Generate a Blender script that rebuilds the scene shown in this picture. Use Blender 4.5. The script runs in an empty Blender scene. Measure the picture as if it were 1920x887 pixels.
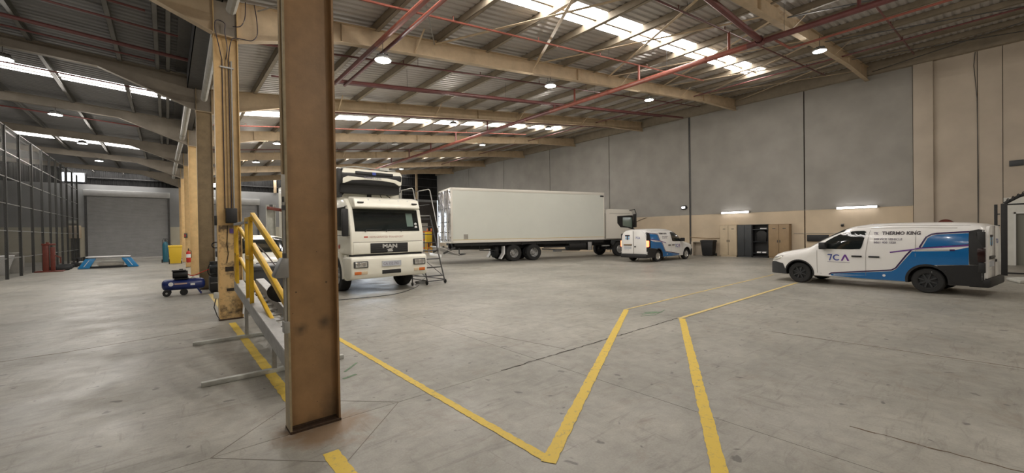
import bpy, bmesh, math, random
from mathutils import Vector, Matrix
random.seed(7)
R = math.radians
scn = bpy.context.scene
COL = scn.collection

# ------------------------------------------------------------- camera
cam_d = bpy.data.cameras.new('camera'); cam = bpy.data.objects.new('camera', cam_d); COL.objects.link(cam)
cam_d.sensor_width = 36.0; cam_d.lens = 760.0 / 1920.0 * 36.0; cam_d.clip_end = 300; cam_d.clip_start = 0.05
def cam_matrix(yaw, pitch, roll, loc):
    fwd = Vector((math.sin(yaw) * math.cos(pitch), math.cos(yaw) * math.cos(pitch), math.sin(pitch)))
    r0 = Vector((math.cos(yaw), -math.sin(yaw), 0)); u0 = r0.cross(fwd)
    r = r0 * math.cos(roll) + u0 * math.sin(roll); u = -r0 * math.sin(roll) + u0 * math.cos(roll)
    m = Matrix((r, u, -fwd)).transposed().to_4x4(); m.translation = loc
    return m
cam.matrix_world = cam_matrix(R(40.36), R(-0.53), R(-0.88), Vector((0, 0, 1.75)))
scn.camera = cam

# ------------------------------------------------------------- world, exposure
W = bpy.data.worlds.new('world'); scn.world = W; W.use_nodes = True
bg = W.node_tree.nodes['Background']; bg.inputs[0].default_value = (0.78, 0.88, 1.0, 1); bg.inputs[1].default_value = 9.0
scn.view_settings.view_transform = 'Standard'; scn.view_settings.look = 'None'
scn.view_settings.gamma = 1; scn.view_settings.use_curve_mapping = False
scn.view_settings.exposure = 0.12
LAMP_W = 175.0
SKYLIGHT = 12.0
LAMP_COL = (1.0, 0.93, 0.84)

# ------------------------------------------------------------- materials
MATS = {}
def mat(name, col, rough=0.6, metal=0.0, noise=0.0, nscale=3.0, bump=0.0, bscale=40.0, emit=None, estr=0.0, spec=0.5, dirt=None, coat=0.0):
    if name in MATS: return MATS[name]
    m = bpy.data.materials.new(name); MATS[name] = m; m.use_nodes = True
    nt = m.node_tree; b = nt.nodes['Principled BSDF']
    b.inputs['Base Color'].default_value = (*col, 1); b.inputs['Roughness'].default_value = rough
    b.inputs['Metallic'].default_value = metal; b.inputs['Specular IOR Level'].default_value = spec
    b.inputs['Coat Weight'].default_value = coat; b.inputs['Coat Roughness'].default_value = 0.08
    if emit:
        b.inputs['Emission Color'].default_value = (*emit, 1); b.inputs['Emission Strength'].default_value = estr
    if noise or dirt or bump:
        g = nt.nodes.new('ShaderNodeNewGeometry')
    if noise or dirt:
        n = nt.nodes.new('ShaderNodeTexNoise'); n.inputs['Scale'].default_value = nscale; n.inputs['Detail'].default_value = 6
        n.inputs['Roughness'].default_value = 0.65
        nt.links.new(g.outputs['Position'], n.inputs['Vector'])
        cr = nt.nodes.new('ShaderNodeValToRGB'); nt.links.new(n.outputs['Fac'], cr.inputs[0])
        lo = tuple(max(0, c * (1 - noise)) for c in col); hi = tuple(min(1, c * (1 + noise)) for c in col)
        if dirt: lo = dirt
        cr.color_ramp.elements[0].position = 0.32 if not dirt else 0.38; cr.color_ramp.elements[0].color = (*lo, 1)
        cr.color_ramp.elements[1].position = 0.68 if not dirt else 0.55; cr.color_ramp.elements[1].color = (*hi, 1)
        nt.links.new(cr.outputs[0], b.inputs['Base Color'])
    if bump:
        n2 = nt.nodes.new('ShaderNodeTexNoise'); n2.inputs['Scale'].default_value = bscale; n2.inputs['Detail'].default_value = 3
        nt.links.new(g.outputs['Position'], n2.inputs['Vector'])
        bp = nt.nodes.new('ShaderNodeBump'); bp.inputs['Strength'].default_value = bump; bp.inputs['Distance'].default_value = 0.01
        nt.links.new(n2.outputs['Fac'], bp.inputs['Height']); nt.links.new(bp.outputs[0], b.inputs['Normal'])
    return m

def node(nt, t, **kw):
    n = nt.nodes.new(t)
    for k, v in kw.items(): setattr(n, k, v)
    return n

def mk_floor():
    m = bpy.data.materials.new('polished_concrete'); MATS['floor'] = m; m.use_nodes = True
    nt = m.node_tree; b = nt.nodes['Principled BSDF']; L = nt.links
    g = node(nt, 'ShaderNodeNewGeometry')
    def noise(scale, det=5, dist=0.0, vec=None, rough=0.6):
        n = node(nt, 'ShaderNodeTexNoise'); n.inputs['Scale'].default_value = scale; n.inputs['Detail'].default_value = det
        n.inputs['Distortion'].default_value = dist; n.inputs['Roughness'].default_value = rough
        L.new(vec or g.outputs['Position'], n.inputs['Vector']); return n.outputs['Fac']
    def ramp(f, stops):
        r = node(nt, 'ShaderNodeValToRGB'); L.new(f, r.inputs[0]); e = r.color_ramp.elements
        e[0].position, e[0].color = stops[0][0], (*stops[0][1], 1)
        e[1].position, e[1].color = stops[-1][0], (*stops[-1][1], 1)
        for p, c in stops[1:-1]:
            x = e.new(p); x.color = (*c, 1)
        return r.outputs[0]
    def mix(a, c, f, mode='MIX', fac=None):
        x = node(nt, 'ShaderNodeMix', data_type='RGBA', blend_type=mode)
        if isinstance(f, float): x.inputs[0].default_value = f
        else: L.new(f, x.inputs[0])
        L.new(a, x.inputs[6])
        if isinstance(c, tuple): x.inputs[7].default_value = (*c, 1)
        else: L.new(c, x.inputs[7])
        return x.outputs[2]
    base = ramp(noise(0.35, 4), [(0.35, (0.29, 0.28, 0.245)), (0.65, (0.42, 0.40, 0.35))])
    fine = ramp(noise(6, 8, 0.3), [(0.3, (0.82, 0.82, 0.82)), (0.7, (1.08, 1.08, 1.08))])
    c = mix(base, fine, 1.0, 'MULTIPLY')
    grit = ramp(noise(60, 3), [(0.3, (0.90, 0.90, 0.90)), (0.7, (1.06, 1.06, 1.06))])
    c = mix(c, grit, 1.0, 'MULTIPLY')
    # scuffs: stretched noise
    mp = node(nt, 'ShaderNodeMapping'); mp.inputs['Scale'].default_value = (0.7, 4.5, 1); mp.inputs['Rotation'].default_value = (0, 0, 0.5)
    L.new(g.outputs['Position'], mp.inputs['Vector'])
    sc = ramp(noise(1.6, 7, 1.2, mp.outputs[0], 0.7), [(0.54, (0, 0, 0)), (0.70, (1, 1, 1))])
    c = mix(c, (0.17, 0.155, 0.135), mixf(nt, sc, 0.6))
    mp2 = node(nt, 'ShaderNodeMapping'); mp2.inputs['Scale'].default_value = (5.0, 0.8, 1); mp2.inputs['Rotation'].default_value = (0, 0, 0.25)
    L.new(g.outputs['Position'], mp2.inputs['Vector'])
    sc2 = ramp(noise(2.3, 6, 0.8, mp2.outputs[0], 0.7), [(0.575, (0, 0, 0)), (0.68, (1, 1, 1))])
    c = mix(c, (0.20, 0.185, 0.16), mixf(nt, sc2, 0.5))
    st = ramp(noise(0.9, 8, 2.0, None, 0.75), [(0.54, (0, 0, 0)), (0.72, (1, 1, 1))])
    c = mix(c, (0.23, 0.185, 0.14), mixf(nt, st, 0.6))
    sp = ramp(noise(5.0, 2, 0.4), [(0.68, (0, 0, 0)), (0.72, (1, 1, 1))])
    c = mix(c, (0.09, 0.085, 0.08), mixf(nt, sp, 0.7))
    # brown rust stain that has soaked in around the foot of the near column
    vd = node(nt, 'ShaderNodeVectorMath', operation='DISTANCE'); L.new(g.outputs['Position'], vd.inputs[0]); vd.inputs[1].default_value = (1.06, 3.88, 0)
    ad = node(nt, 'ShaderNodeMath', operation='ADD'); L.new(vd.outputs['Value'], ad.inputs[0])
    mm = node(nt, 'ShaderNodeMath', operation='MULTIPLY'); L.new(noise(2.5, 6, 0.5), mm.inputs[0]); mm.inputs[1].default_value = 1.1
    L.new(mm.outputs[0], ad.inputs[1])
    rs = ramp(ad.outputs[0], [(0.68, (1, 1, 1)), (1.25, (0, 0, 0))])
    c = mix(c, (0.25, 0.15, 0.075), mixf(nt, rs, 0.8))
    L.new(c, b.inputs['Base Color'])
    rr = node(nt, 'ShaderNodeMapRange'); L.new(noise(1.1, 6), rr.inputs[0]); rr.inputs[1].default_value = 0.3; rr.inputs[2].default_value = 0.7
    rr.inputs[3].default_value = 0.34; rr.inputs[4].default_value = 0.6
    L.new(rr.outputs[0], b.inputs['Roughness']); b.inputs['Specular IOR Level'].default_value = 0.45
    bp = node(nt, 'ShaderNodeBump'); bp.inputs['Strength'].default_value = 0.12; bp.inputs['Distance'].default_value = 0.01
    L.new(noise(18, 5), bp.inputs['Height']); L.new(bp.outputs[0], b.inputs['Normal'])
    return m
def mixf(nt, f, k):
    x = node(nt, 'ShaderNodeMath', operation='MULTIPLY'); nt.links.new(f, x.inputs[0]); x.inputs[1].default_value = k
    return x.outputs[0]
mk_floor()

def mk_paint2(name, low, high, zsplit, noise=0.06, rough=0.85, blotch=0.12):
    # wall paint in two colours, the change at height zsplit
    m = bpy.data.materials.new(name); MATS[name] = m; m.use_nodes = True
    nt = m.node_tree; b = nt.nodes['Principled BSDF']; L = nt.links
    g = node(nt, 'ShaderNodeNewGeometry'); s = node(nt, 'ShaderNodeSeparateXYZ'); L.new(g.outputs['Position'], s.inputs[0])
    gt = node(nt, 'ShaderNodeMath', operation='GREATER_THAN'); L.new(s.outputs['Z'], gt.inputs[0]); gt.inputs[1].default_value = zsplit
    x = node(nt, 'ShaderNodeMix', data_type='RGBA'); L.new(gt.outputs[0], x.inputs[0])
    x.inputs[6].default_value = (*low, 1); x.inputs[7].default_value = (*high, 1)
    n = node(nt, 'ShaderNodeTexNoise'); n.inputs['Scale'].default_value = 0.9; n.inputs['Detail'].default_value = 7
    L.new(g.outputs['Position'], n.inputs['Vector'])
    mr = node(nt, 'ShaderNodeMapRange'); L.new(n.outputs['Fac'], mr.inputs[0]); mr.inputs[1].default_value = .3; mr.inputs[2].default_value = .7
    mr.inputs[3].default_value = 1 - blotch; mr.inputs[4].default_value = 1 + blotch * .5
    y = node(nt, 'ShaderNodeMix', data_type='RGBA', blend_type='MULTIPLY'); y.inputs[0].default_value = 1
    L.new(x.outputs[2], y.inputs[6]); L.new(mr.outputs[0], y.inputs[7]); L.new(y.outputs[2], b.inputs['Base Color'])
    b.inputs['Roughness'].default_value = rough; b.inputs['Specular IOR Level'].default_value = 0.25
    bp = node(nt, 'ShaderNodeBump'); bp.inputs['Strength'].default_value = 0.15; bp.inputs['Distance'].default_value = 0.01
    n2 = node(nt, 'ShaderNodeTexNoise'); n2.inputs['Scale'].default_value = 25; L.new(g.outputs['Position'], n2.inputs['Vector'])
    L.new(n2.outputs['Fac'], bp.inputs['Height']); L.new(bp.outputs[0], b.inputs['Normal'])
    return m
mk_paint2('wall_grey_cream', (0.64, 0.53, 0.39), (0.36, 0.345, 0.315), 2.80)
mk_paint2('wall_cream', (0.54, 0.47, 0.385), (0.54, 0.47, 0.385), 3.2)
mk_paint2('wall_back_paint', (0.55, 0.52, 0.42), (0.30, 0.305, 0.305), 2.75)

def mk_yellow():
    m = bpy.data.materials.new('worn_yellow_paint'); MATS['line'] = m; m.use_nodes = True
    nt = m.node_tree; b = nt.nodes['Principled BSDF']; L = nt.links
    g = node(nt, 'ShaderNodeNewGeometry')
    n = node(nt, 'ShaderNodeTexNoise'); n.inputs['Scale'].default_value = 14; n.inputs['Detail'].default_value = 8; n.inputs['Roughness'].default_value = .75
    L.new(g.outputs['Position'], n.inputs['Vector'])
    r = node(nt, 'ShaderNodeValToRGB'); L.new(n.outputs['Fac'], r.inputs[0]); e = r.color_ramp.elements
    e[0].position = .34; e[0].color = (0.33, 0.27, 0.14, 1); e[1].position = .46; e[1].color = (0.74, 0.52, 0.07, 1)
    x = e.new(.40); x.color = (0.60, 0.43, 0.09, 1)
    L.new(r.outputs[0], b.inputs['Base Color']); b.inputs['Roughness'].default_value = .6
mk_yellow()
mat('line_faded', (0.66, 0.51, 0.20), .65, noise=.15, nscale=12)
mat('green_paint', (0.16, 0.25, 0.15), .7, noise=.3, nscale=20)
mat('joint_dark', (0.10, 0.09, 0.075), .9)
mat('joint_light', (0.21, 0.19, 0.16), .9)
mat('base_rust', (0.06, 0.035, 0.02), .9, noise=.4, nscale=20)
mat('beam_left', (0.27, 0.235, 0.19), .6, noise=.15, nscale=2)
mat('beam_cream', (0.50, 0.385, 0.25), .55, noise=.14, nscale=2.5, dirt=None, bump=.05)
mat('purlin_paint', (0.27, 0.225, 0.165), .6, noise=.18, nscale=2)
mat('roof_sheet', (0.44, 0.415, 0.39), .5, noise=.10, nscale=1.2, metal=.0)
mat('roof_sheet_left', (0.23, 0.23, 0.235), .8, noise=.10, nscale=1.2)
mat('skylight', (0.9, 0.9, 0.9), .6, emit=(1.0, 0.95, 0.90), estr=SKYLIGHT)
mat('window_lit', (0.9, 0.9, 0.9), .4, emit=(0.86, 0.92, 1.0), estr=5.0)
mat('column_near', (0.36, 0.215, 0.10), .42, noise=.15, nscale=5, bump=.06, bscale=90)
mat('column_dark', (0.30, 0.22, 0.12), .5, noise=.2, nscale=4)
mat('column_cream', (0.62, 0.43, 0.20), .5, noise=.12, nscale=4, bump=.05)
mat('column_soiled', (0.62, 0.43, 0.20), .6, dirt=(0.13, 0.09, 0.05), noise=.08, nscale=5)
mat('smudge', (0.13, 0.085, 0.05), .7, noise=.3, nscale=20)
mat('grime', (0.035, 0.027, 0.02), .9, noise=.5, nscale=15)
mat('pipe_red', (0.25, 0.075, 0.052), .42, noise=.2, nscale=4)
mat('pipe_maroon', (0.13, 0.040, 0.038), .45, noise=.2, nscale=4)
mat('pipe_grey', (0.42, 0.41, 0.38), .5, noise=.12, nscale=5)
mat('steel_grey', (0.30, 0.30, 0.29), .45, metal=.5, noise=.15, nscale=8)
mat('steel_light', (0.55, 0.54, 0.52), .38, metal=.6, noise=.1, nscale=8)
mat('steel_dark', (0.07, 0.07, 0.07), .5, metal=.3, noise=.2, nscale=8)
mat('chrome', (0.75, 0.75, 0.77), .12, metal=1.0)
mat('galv', (0.42, 0.42, 0.41), .5, metal=.4, noise=.15, nscale=10)
mat('bar_white', (0.55, 0.56, 0.52), .6, noise=.15, nscale=9)
mat('black_rubber', (0.018, 0.018, 0.018), .8)
mat('black_plastic', (0.014, 0.014, 0.015), .5)
mat('dark_plastic', (0.032, 0.034, 0.036), .55, noise=.1, nscale=9)
mat('chassis_black', (0.015, 0.015, 0.015), .6)
mat('glass_dark', (0.012, 0.016, 0.016), .06, spec=.7)
mat('glass_green', (0.16, 0.22, 0.19), .1, spec=.6)
mat('van_white', (0.86, 0.85, 0.83), .22, coat=.4, spec=.5)
mat('truck_white', (0.86, 0.84, 0.73), .35, coat=.25, noise=.03, nscale=2)
mat('box_white', (0.74, 0.76, 0.70), .45, noise=.02, nscale=1)
mat('frame_white', (0.80, 0.77, 0.70), .35)
mat('livery_blue', (0.004, 0.13, 0.37), .22, coat=.4)
mat('livery_navy', (0.035, 0.015, 0.08), .3)
mat('livery_purple', (0.16, 0.05, 0.30), .3)
mat('ink_dark', (0.04, 0.03, 0.04), .5)
mat('ink_grey', (0.25, 0.23, 0.28), .5)
mat('ink_blue', (0.05, 0.08, 0.35), .5)
mat('ink_cyan', (0.05, 0.35, 0.65), .5)
mat('ink_red', (0.55, 0.10, 0.07), .5)
mat('ink_pink', (0.60, 0.42, 0.36), .5)
mat('letter_silver', (0.62, 0.62, 0.60), .3, metal=.5)
mat('shut_line', (0.23, 0.21, 0.19), .6)
mat('lamp_red_lit', (0.8, 0.08, 0.04), .3, emit=(1.0, 0.18, 0.07), estr=4.0)
mat('lamp_red', (0.02, 0.005, 0.005), .2)
mat('lens_clear', (0.62, 0.62, 0.58), .08, metal=.6)
mat('lens_orange', (0.62, 0.16, 0.03), .2)
mat('number_plate', (0.50, 0.52, 0.56), .5)
mat('silver_wheel', (0.62, 0.61, 0.58), .3, metal=.7)
mat('rim_grey', (0.40, 0.40, 0.39), .4, metal=.5, noise=.1, nscale=10)
mat('mirror_door', (0.88, 0.88, 0.90), .16, metal=.9)
mat('tape_white', (0.85, 0.85, 0.85), .3)
mat('yellow_steel', (0.72, 0.44, 0.02), .42, noise=.12, nscale=6)
mat('yellow_bin', (0.75, 0.50, 0.03), .45)
mat('orange_steel', (0.60, 0.16, 0.04), .5, noise=.2, nscale=5)
mat('red_steel', (0.15, 0.03, 0.018), .5, noise=.2, nscale=6)
mat('ext_red', (0.55, 0.03, 0.02), .25)
mat('blue_tank', (0.015, 0.03, 0.16), .3, coat=.3)
mat('teal_cyl', (0.02, 0.12, 0.17), .4)
mat('shutter_grey', (0.42, 0.425, 0.43), .6, metal=.0, noise=.08, nscale=2)
mat('shutter_box', (0.50, 0.505, 0.50), .5, metal=.0, noise=.1, nscale=2)
mat('clad_dark', (0.025, 0.025, 0.025), 1.0, spec=.05, noise=.15, nscale=1)
mat('clad_brown', (0.045, 0.038, 0.034), .7, noise=.2, nscale=1)
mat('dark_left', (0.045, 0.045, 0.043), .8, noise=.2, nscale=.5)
mat('mesh_wire', (0.10, 0.10, 0.095), .5, metal=.5)
mat('mesh_post', (0.035, 0.035, 0.032), .6)
mat('mesh_rail', (0.26, 0.26, 0.25), .5, metal=.4)
mat('cab_cream', (0.60, 0.49, 0.34), .5, noise=.05, nscale=3)
mat('cab_dark', (0.045, 0.050, 0.055), .45)
mat('cab_tan', (0.34, 0.235, 0.13), .5, noise=.08, nscale=4)
mat('white_plain', (0.75, 0.75, 0.72), .5)
mat('white_dirty', (0.50, 0.50, 0.46), .6, noise=.2, nscale=3)
mat('blue_bumper', (0.02, 0.22, 0.50), .3)
mat('tube_lit', (0.9, 0.9, 0.9), .3, emit=(1.0, 0.97, 0.98), estr=9.0)
mat('lens_lit', (0.9, 0.9, 0.9), .3, emit=(0.92, 0.97, 1.0), estr=30.0)
mat('concrete_plain', (0.36, 0.34, 0.30), .8, noise=.15, nscale=3)
mat('white_wall', (0.70, 0.70, 0.65), .7, noise=.05, nscale=2)
mat('door_dim', (0.20, 0.20, 0.17), .6)
mat('tan_cloth', (0.42, 0.33, 0.24), .8, noise=.1, nscale=8)
mat('blue_dark', (0.02, 0.035, 0.07), .5)
mat('ground_out', (0.55, 0.53, 0.50), .9)
mat('purple_label', (0.10, 0.06, 0.25), .5)

# two blurry shadows painted into the near column's web, plus dark foot spots
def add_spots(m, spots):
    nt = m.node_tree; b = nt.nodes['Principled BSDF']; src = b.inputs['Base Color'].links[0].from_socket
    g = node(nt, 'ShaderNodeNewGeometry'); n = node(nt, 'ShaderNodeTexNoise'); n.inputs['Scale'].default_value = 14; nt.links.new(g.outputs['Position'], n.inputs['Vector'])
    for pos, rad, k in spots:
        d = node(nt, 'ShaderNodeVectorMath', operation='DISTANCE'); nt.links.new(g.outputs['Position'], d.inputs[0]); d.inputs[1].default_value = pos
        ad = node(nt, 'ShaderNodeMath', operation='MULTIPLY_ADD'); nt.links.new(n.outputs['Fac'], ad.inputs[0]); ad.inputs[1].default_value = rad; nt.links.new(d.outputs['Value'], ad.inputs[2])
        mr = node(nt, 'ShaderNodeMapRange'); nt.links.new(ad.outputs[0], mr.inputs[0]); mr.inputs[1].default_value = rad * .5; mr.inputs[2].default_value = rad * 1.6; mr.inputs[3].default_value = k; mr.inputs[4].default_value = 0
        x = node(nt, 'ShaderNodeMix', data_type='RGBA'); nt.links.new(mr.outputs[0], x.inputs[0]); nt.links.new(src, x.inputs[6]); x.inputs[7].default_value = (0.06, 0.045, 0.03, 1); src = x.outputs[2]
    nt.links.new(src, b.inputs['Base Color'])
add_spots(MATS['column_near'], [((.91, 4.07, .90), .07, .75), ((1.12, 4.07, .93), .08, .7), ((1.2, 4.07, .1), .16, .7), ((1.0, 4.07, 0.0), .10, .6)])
# ------------------------------------------------------------- mesh helpers
def link(name, me, m, parent=None, smooth=None):
    o = bpy.data.objects.new(name, me); COL.objects.link(o)
    if m is not None:
        me.materials.clear()
        for k in (m if isinstance(m, (list, tuple)) else [m]): me.materials.append(MATS[k])
    if smooth:
        me.shade_smooth(); me.set_sharp_from_angle(angle=R(smooth))
    if parent: o.parent = parent
    return o
def again(o, name, parent, loc=None, rot=None):
    c = bpy.data.objects.new(name, o.data); COL.objects.link(c); c.parent = parent
    if loc is not None: c.location = loc
    if rot is not None: c.rotation_euler = rot
    return c
def copy_tree(o, parent=None):
    c = o.copy(); COL.objects.link(c)
    c.parent = parent
    for ch in o.children: copy_tree(ch, c)
    return c

class M:
    def __init__(s): s.v = []; s.f = []
    def add(s, vs, fs):
        n = len(s.v); s.v += [tuple(v) for v in vs]; s.f += [tuple(i + n for i in f) for f in fs]; return s
    def box(s, x0, y0, z0, x1, y1, z1, rot=None, at=None):
        vs = [(x, y, z) for z in (z0, z1) for y in (y0, y1) for x in (x0, x1)]
        if rot is not None:
            vs = [tuple(rot @ Vector(v) + (at or Vector((0, 0, 0)))) for v in vs]
        return s.add(vs, [(0, 2, 3, 1), (4, 5, 7, 6), (0, 1, 5, 4), (2, 6, 7, 3), (0, 4, 6, 2), (1, 3, 7, 5)])
    def cbox(s, cx, cy, cz, sx, sy, sz): return s.box(cx - sx/2, cy - sy/2, cz - sz/2, cx + sx/2, cy + sy/2, cz + sz/2)
    def cyl(s, p0, p1, r0, r1=None, n=12, caps=True):
        r1 = r0 if r1 is None else r1
        p0 = Vector(p0); p1 = Vector(p1); d = (p1 - p0)
        if d.length < 1e-7: return s
        q = d.normalized().to_track_quat('Z', 'Y')
        vs = []
        for p, r in ((p0, r0), (p1, r1)):
            for i in range(n):
                a = 2 * math.pi * (i + .5) / n; vs.append(p + q @ Vector((r * math.cos(a), r * math.sin(a), 0)))
        fs = [(i, (i + 1) % n, n + (i + 1) % n, n + i) for i in range(n)]
        if caps: fs += [tuple(range(n - 1, -1, -1)), tuple(range(n, 2 * n))]
        return s.add(vs, fs)
    def bar(s, p0, p1, w, h, up=(0, 0, 1)):
        # rectangular bar from p0 to p1, w across, h along up
        p0 = Vector(p0); p1 = Vector(p1); d = (p1 - p0).normalized(); u = Vector(up)
        if abs(d.dot(u)) > .98: u = Vector((0, 1, 0))
        x = d.cross(u).normalized(); y = x.cross(d).normalized()
        vs = []
        for p in (p0, p1):
            for a, b in ((-1, -1), (1, -1), (1, 1), (-1, 1)): vs.append(p + x * a * w / 2 + y * b * h / 2)
        return s.add(vs, [(0, 1, 5, 4), (1, 2, 6, 5), (2, 3, 7, 6), (3, 0, 4, 7), (3, 2, 1, 0), (4, 5, 6, 7)])
    def tube(s, pts, r, n=8):
        pts = [Vector(p) for p in pts]; rings = []
        for i, p in enumerate(pts):
            a = pts[max(0, i - 1)]; b = pts[min(len(pts) - 1, i + 1)]
            t = (b - a).normalized()
            ref = Vector((0, 0, 1)) if abs(t.z) < .95 else Vector((1, 0, 0))
            x = t.cross(ref).normalized(); y = x.cross(t).normalized()
            rings.append([p + (x * math.cos(2 * math.pi * k / n) + y * math.sin(2 * math.pi * k / n)) * r for k in range(n)])
        vs = [v for rg in rings for v in rg]; fs = []
        for i in range(len(pts) - 1):
            for k in range(n):
                fs.append((i * n + k, i * n + (k + 1) % n, (i + 1) * n + (k + 1) % n, (i + 1) * n + k))
        fs += [tuple(range(n - 1, -1, -1)), tuple(range((len(pts) - 1) * n, len(pts) * n))]
        return s.add(vs, fs)
    def prism(s, poly, axis, lo, hi):
        # poly of 2D points in the two other axes (order x,y / x,z / y,z)
        def P(a, b, c):
            return {'x': (c, a, b), 'y': (a, c, b), 'z': (a, b, c)}[axis]
        n = len(poly); vs = [P(a, b, lo) for a, b in poly] + [P(a, b, hi) for a, b in poly]
        fs = [tuple(range(n - 1, -1, -1)), tuple(range(n, 2 * n))] + [(i, (i + 1) % n, n + (i + 1) % n, n + i) for i in range(n)]
        return s.add(vs, fs)
    def lathe(s, prof, axis='z', c=(0, 0, 0), n=24):
        # prof: list of (radius, height) ; revolved about axis through c
        vs = []; fs = []; m = len(prof)
        for i in range(n):
            a = 2 * math.pi * i / n
            for r, h in prof:
                p = {'z': (r * math.cos(a), r * math.sin(a), h), 'y': (r * math.cos(a), h, r * math.sin(a)), 'x': (h, r * math.cos(a), r * math.sin(a))}[axis]
                vs.append((p[0] + c[0], p[1] + c[1], p[2] + c[2]))
        for i in range(n):
            j = (i + 1) % n
            for k in range(m - 1): fs.append((i * m + k, j * m + k, j * m + k + 1, i * m + k + 1))
        return s.add(vs, fs)
    def build(s, name, m, parent=None, bev=0, smooth=None, seg=2):
        me = bpy.data.meshes.new(name); me.from_pydata(s.v, [], s.f); me.validate()
        bm = bmesh.new(); bm.from_mesh(me)
        bmesh.ops.remove_doubles(bm, verts=bm.verts, dist=1e-6)
        if bev:
            es = [e for e in bm.edges if len(e.link_faces) == 2 and e.calc_face_angle(0) > R(30)]
            bmesh.ops.bevel(bm, geom=es, offset=bev, segments=seg, affect='EDGES', profile=.5)
        bmesh.ops.recalc_face_normals(bm, faces=bm.faces)
        bm.to_mesh(me); bm.free()
        return link(name, me, m, parent, smooth or (40 if bev else None))

def thing(name, label, cat, loc=(0, 0, 0), rz=0.0, group=None):
    o = bpy.data.objects.new(name, None); COL.objects.link(o); o.empty_display_size = .2
    o.location = loc; o.rotation_euler = (0, 0, rz); o['label'] = label; o['category'] = cat
    if group: o['group'] = group
    return o
def tag(o, label, cat, group=None):
    o['label'] = label; o['category'] = cat
    if group: o['group'] = group
    return o
def struct(o, label=None, cat=None):
    o['kind'] = 'structure'
    if label: o['label'] = label
    if cat: o['category'] = cat
    return o
def sroot(name, label, cat):
    o = bpy.data.objects.new(name, None); COL.objects.link(o)
    return struct(o, label, cat)

def text_mesh(s, size, name, m, parent, fn, bold=0.0, extrude=0.0, align='LEFT', xs=1.0):
    # fn maps flat (u, v) text coordinates to a point on the thing's surface
    cu = bpy.data.curves.new(name, 'FONT'); cu.body = s; cu.size = size; cu.offset = bold; cu.align_x = align; cu.resolution_u = 2
    to = bpy.data.objects.new(name, cu); COL.objects.link(to)
    dg = bpy.context.evaluated_depsgraph_get(); me = bpy.data.meshes.new_from_object(to.evaluated_get(dg))
    bpy.data.objects.remove(to); bpy.data.curves.remove(cu)
    for v in me.vertices: v.co = Vector(fn(v.co.x * xs, v.co.y))
    me.name = name
    return link(name, me, m, parent)
def poly_mesh(poly, name, m, parent, fn, cell=0.09):
    # flat print: polygon in (u, v), cut into a grid and laid on a surface by fn
    bm = bmesh.new(); vs = [bm.verts.new((a, b, 0)) for a, b in poly]; bm.faces.new(vs); bm.normal_update()
    bmesh.ops.triangulate(bm, faces=bm.faces)
    for ax in (0, 1):
        lo = min(p[ax] for p in poly); hi = max(p[ax] for p in poly); k = math.ceil(lo / cell)
        while k * cell < hi:
            co = [0, 0, 0]; co[ax] = k * cell; no = [0, 0, 0]; no[ax] = 1
            bmesh.ops.bisect_plane(bm, geom=bm.verts[:] + bm.edges[:] + bm.faces[:], plane_co=co, plane_no=no); k += 1
    for v in bm.verts: v.co = Vector(fn(v.co.x, v.co.y))
    me = bpy.data.meshes.new(name); bm.to_mesh(me); bm.free()
    return link(name, me, m, parent, 60)
def stroke(pts, w):
    # outline polygon of a polyline of width w
    out1 = []; out2 = []
    for i, p in enumerate(pts):
        a = Vector(pts[max(0, i - 1)]); b = Vector(pts[min(len(pts) - 1, i + 1)]); t = (b - a).normalized(); n = Vector((-t.y, t.x))
        out1.append((p[0] + n.x * w / 2, p[1] + n.y * w / 2)); out2.append((p[0] - n.x * w / 2, p[1] - n.y * w / 2))
    return out1 + out2[::-1]
def smooth_poly(pts, it=1):
    for _ in range(it):
        q = []
        for i in range(len(pts)):
            a, b = pts[i], pts[(i + 1) % len(pts)]
            q += [(a[0] * .8 + b[0] * .2, a[1] * .8 + b[1] * .2), (a[0] * .2 + b[0] * .8, a[1] * .2 + b[1] * .8)]
        pts = q
    return pts
def lerp_tab(tab, x):
    if x <= tab[0][0]: return tab[0][1]
    for (a, va), (b, vb) in zip(tab, tab[1:]):
        if x <= b: return va + (vb - va) * (x - a) / (b - a)
    return tab[-1][1]
# ============================================================= SETTING
FR = [-9.6, -2.85, 4.08, 10.5, 17.2, 23.95, 30.7, 37.45, 44.2]     # the portal frames, every 6.7 m
XR, XL, YB, YN = 28.0, -13.0, 48.5, -10.5
def rz(X): return 6.75 + .123 * (X - 1)          # underside of the purlins, right roof
def lz(X): return 7.15 - .05 * X                 # the same, left roof

# floor slabs
floor = sroot('floor', 'grey polished concrete floor with saw-cut joints and dark scuffs', 'floor')
M().box(XL, YN, -.3, XR + .3, YB + .3, -.02).build('sub_floor', 'joint_dark', floor)
sx = [XL] + [x for x in [-8.0, -4.05] + [3.85 + 3.95 * k for k in range(7)] if XL < x < XR] + [XR + .2]
sy = [YN] + [y for y in [4.0 + 6.5 * k for k in range(-2, 7)]] + [YB + .2]
g = .003
slabs = {}
for i in range(len(sx) - 1):
    for j in range(len(sy) - 1):
        w, d = sx[i + 1] - sx[i], sy[j + 1] - sy[j]; key = (round(w, 3), round(d, 3)); c = ((sx[i] + sx[i + 1]) / 2, (sy[j] + sy[j + 1]) / 2, 0)
        if key not in slabs:
            o = M().box(-w/2 + g, -d/2 + g, -.1, w/2 - g, d/2 - g, 0).build('floor_slab', 'floor', floor); slabs[key] = o; o.location = c
        else: again(slabs[key], 'floor_slab', floor, c)
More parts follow.
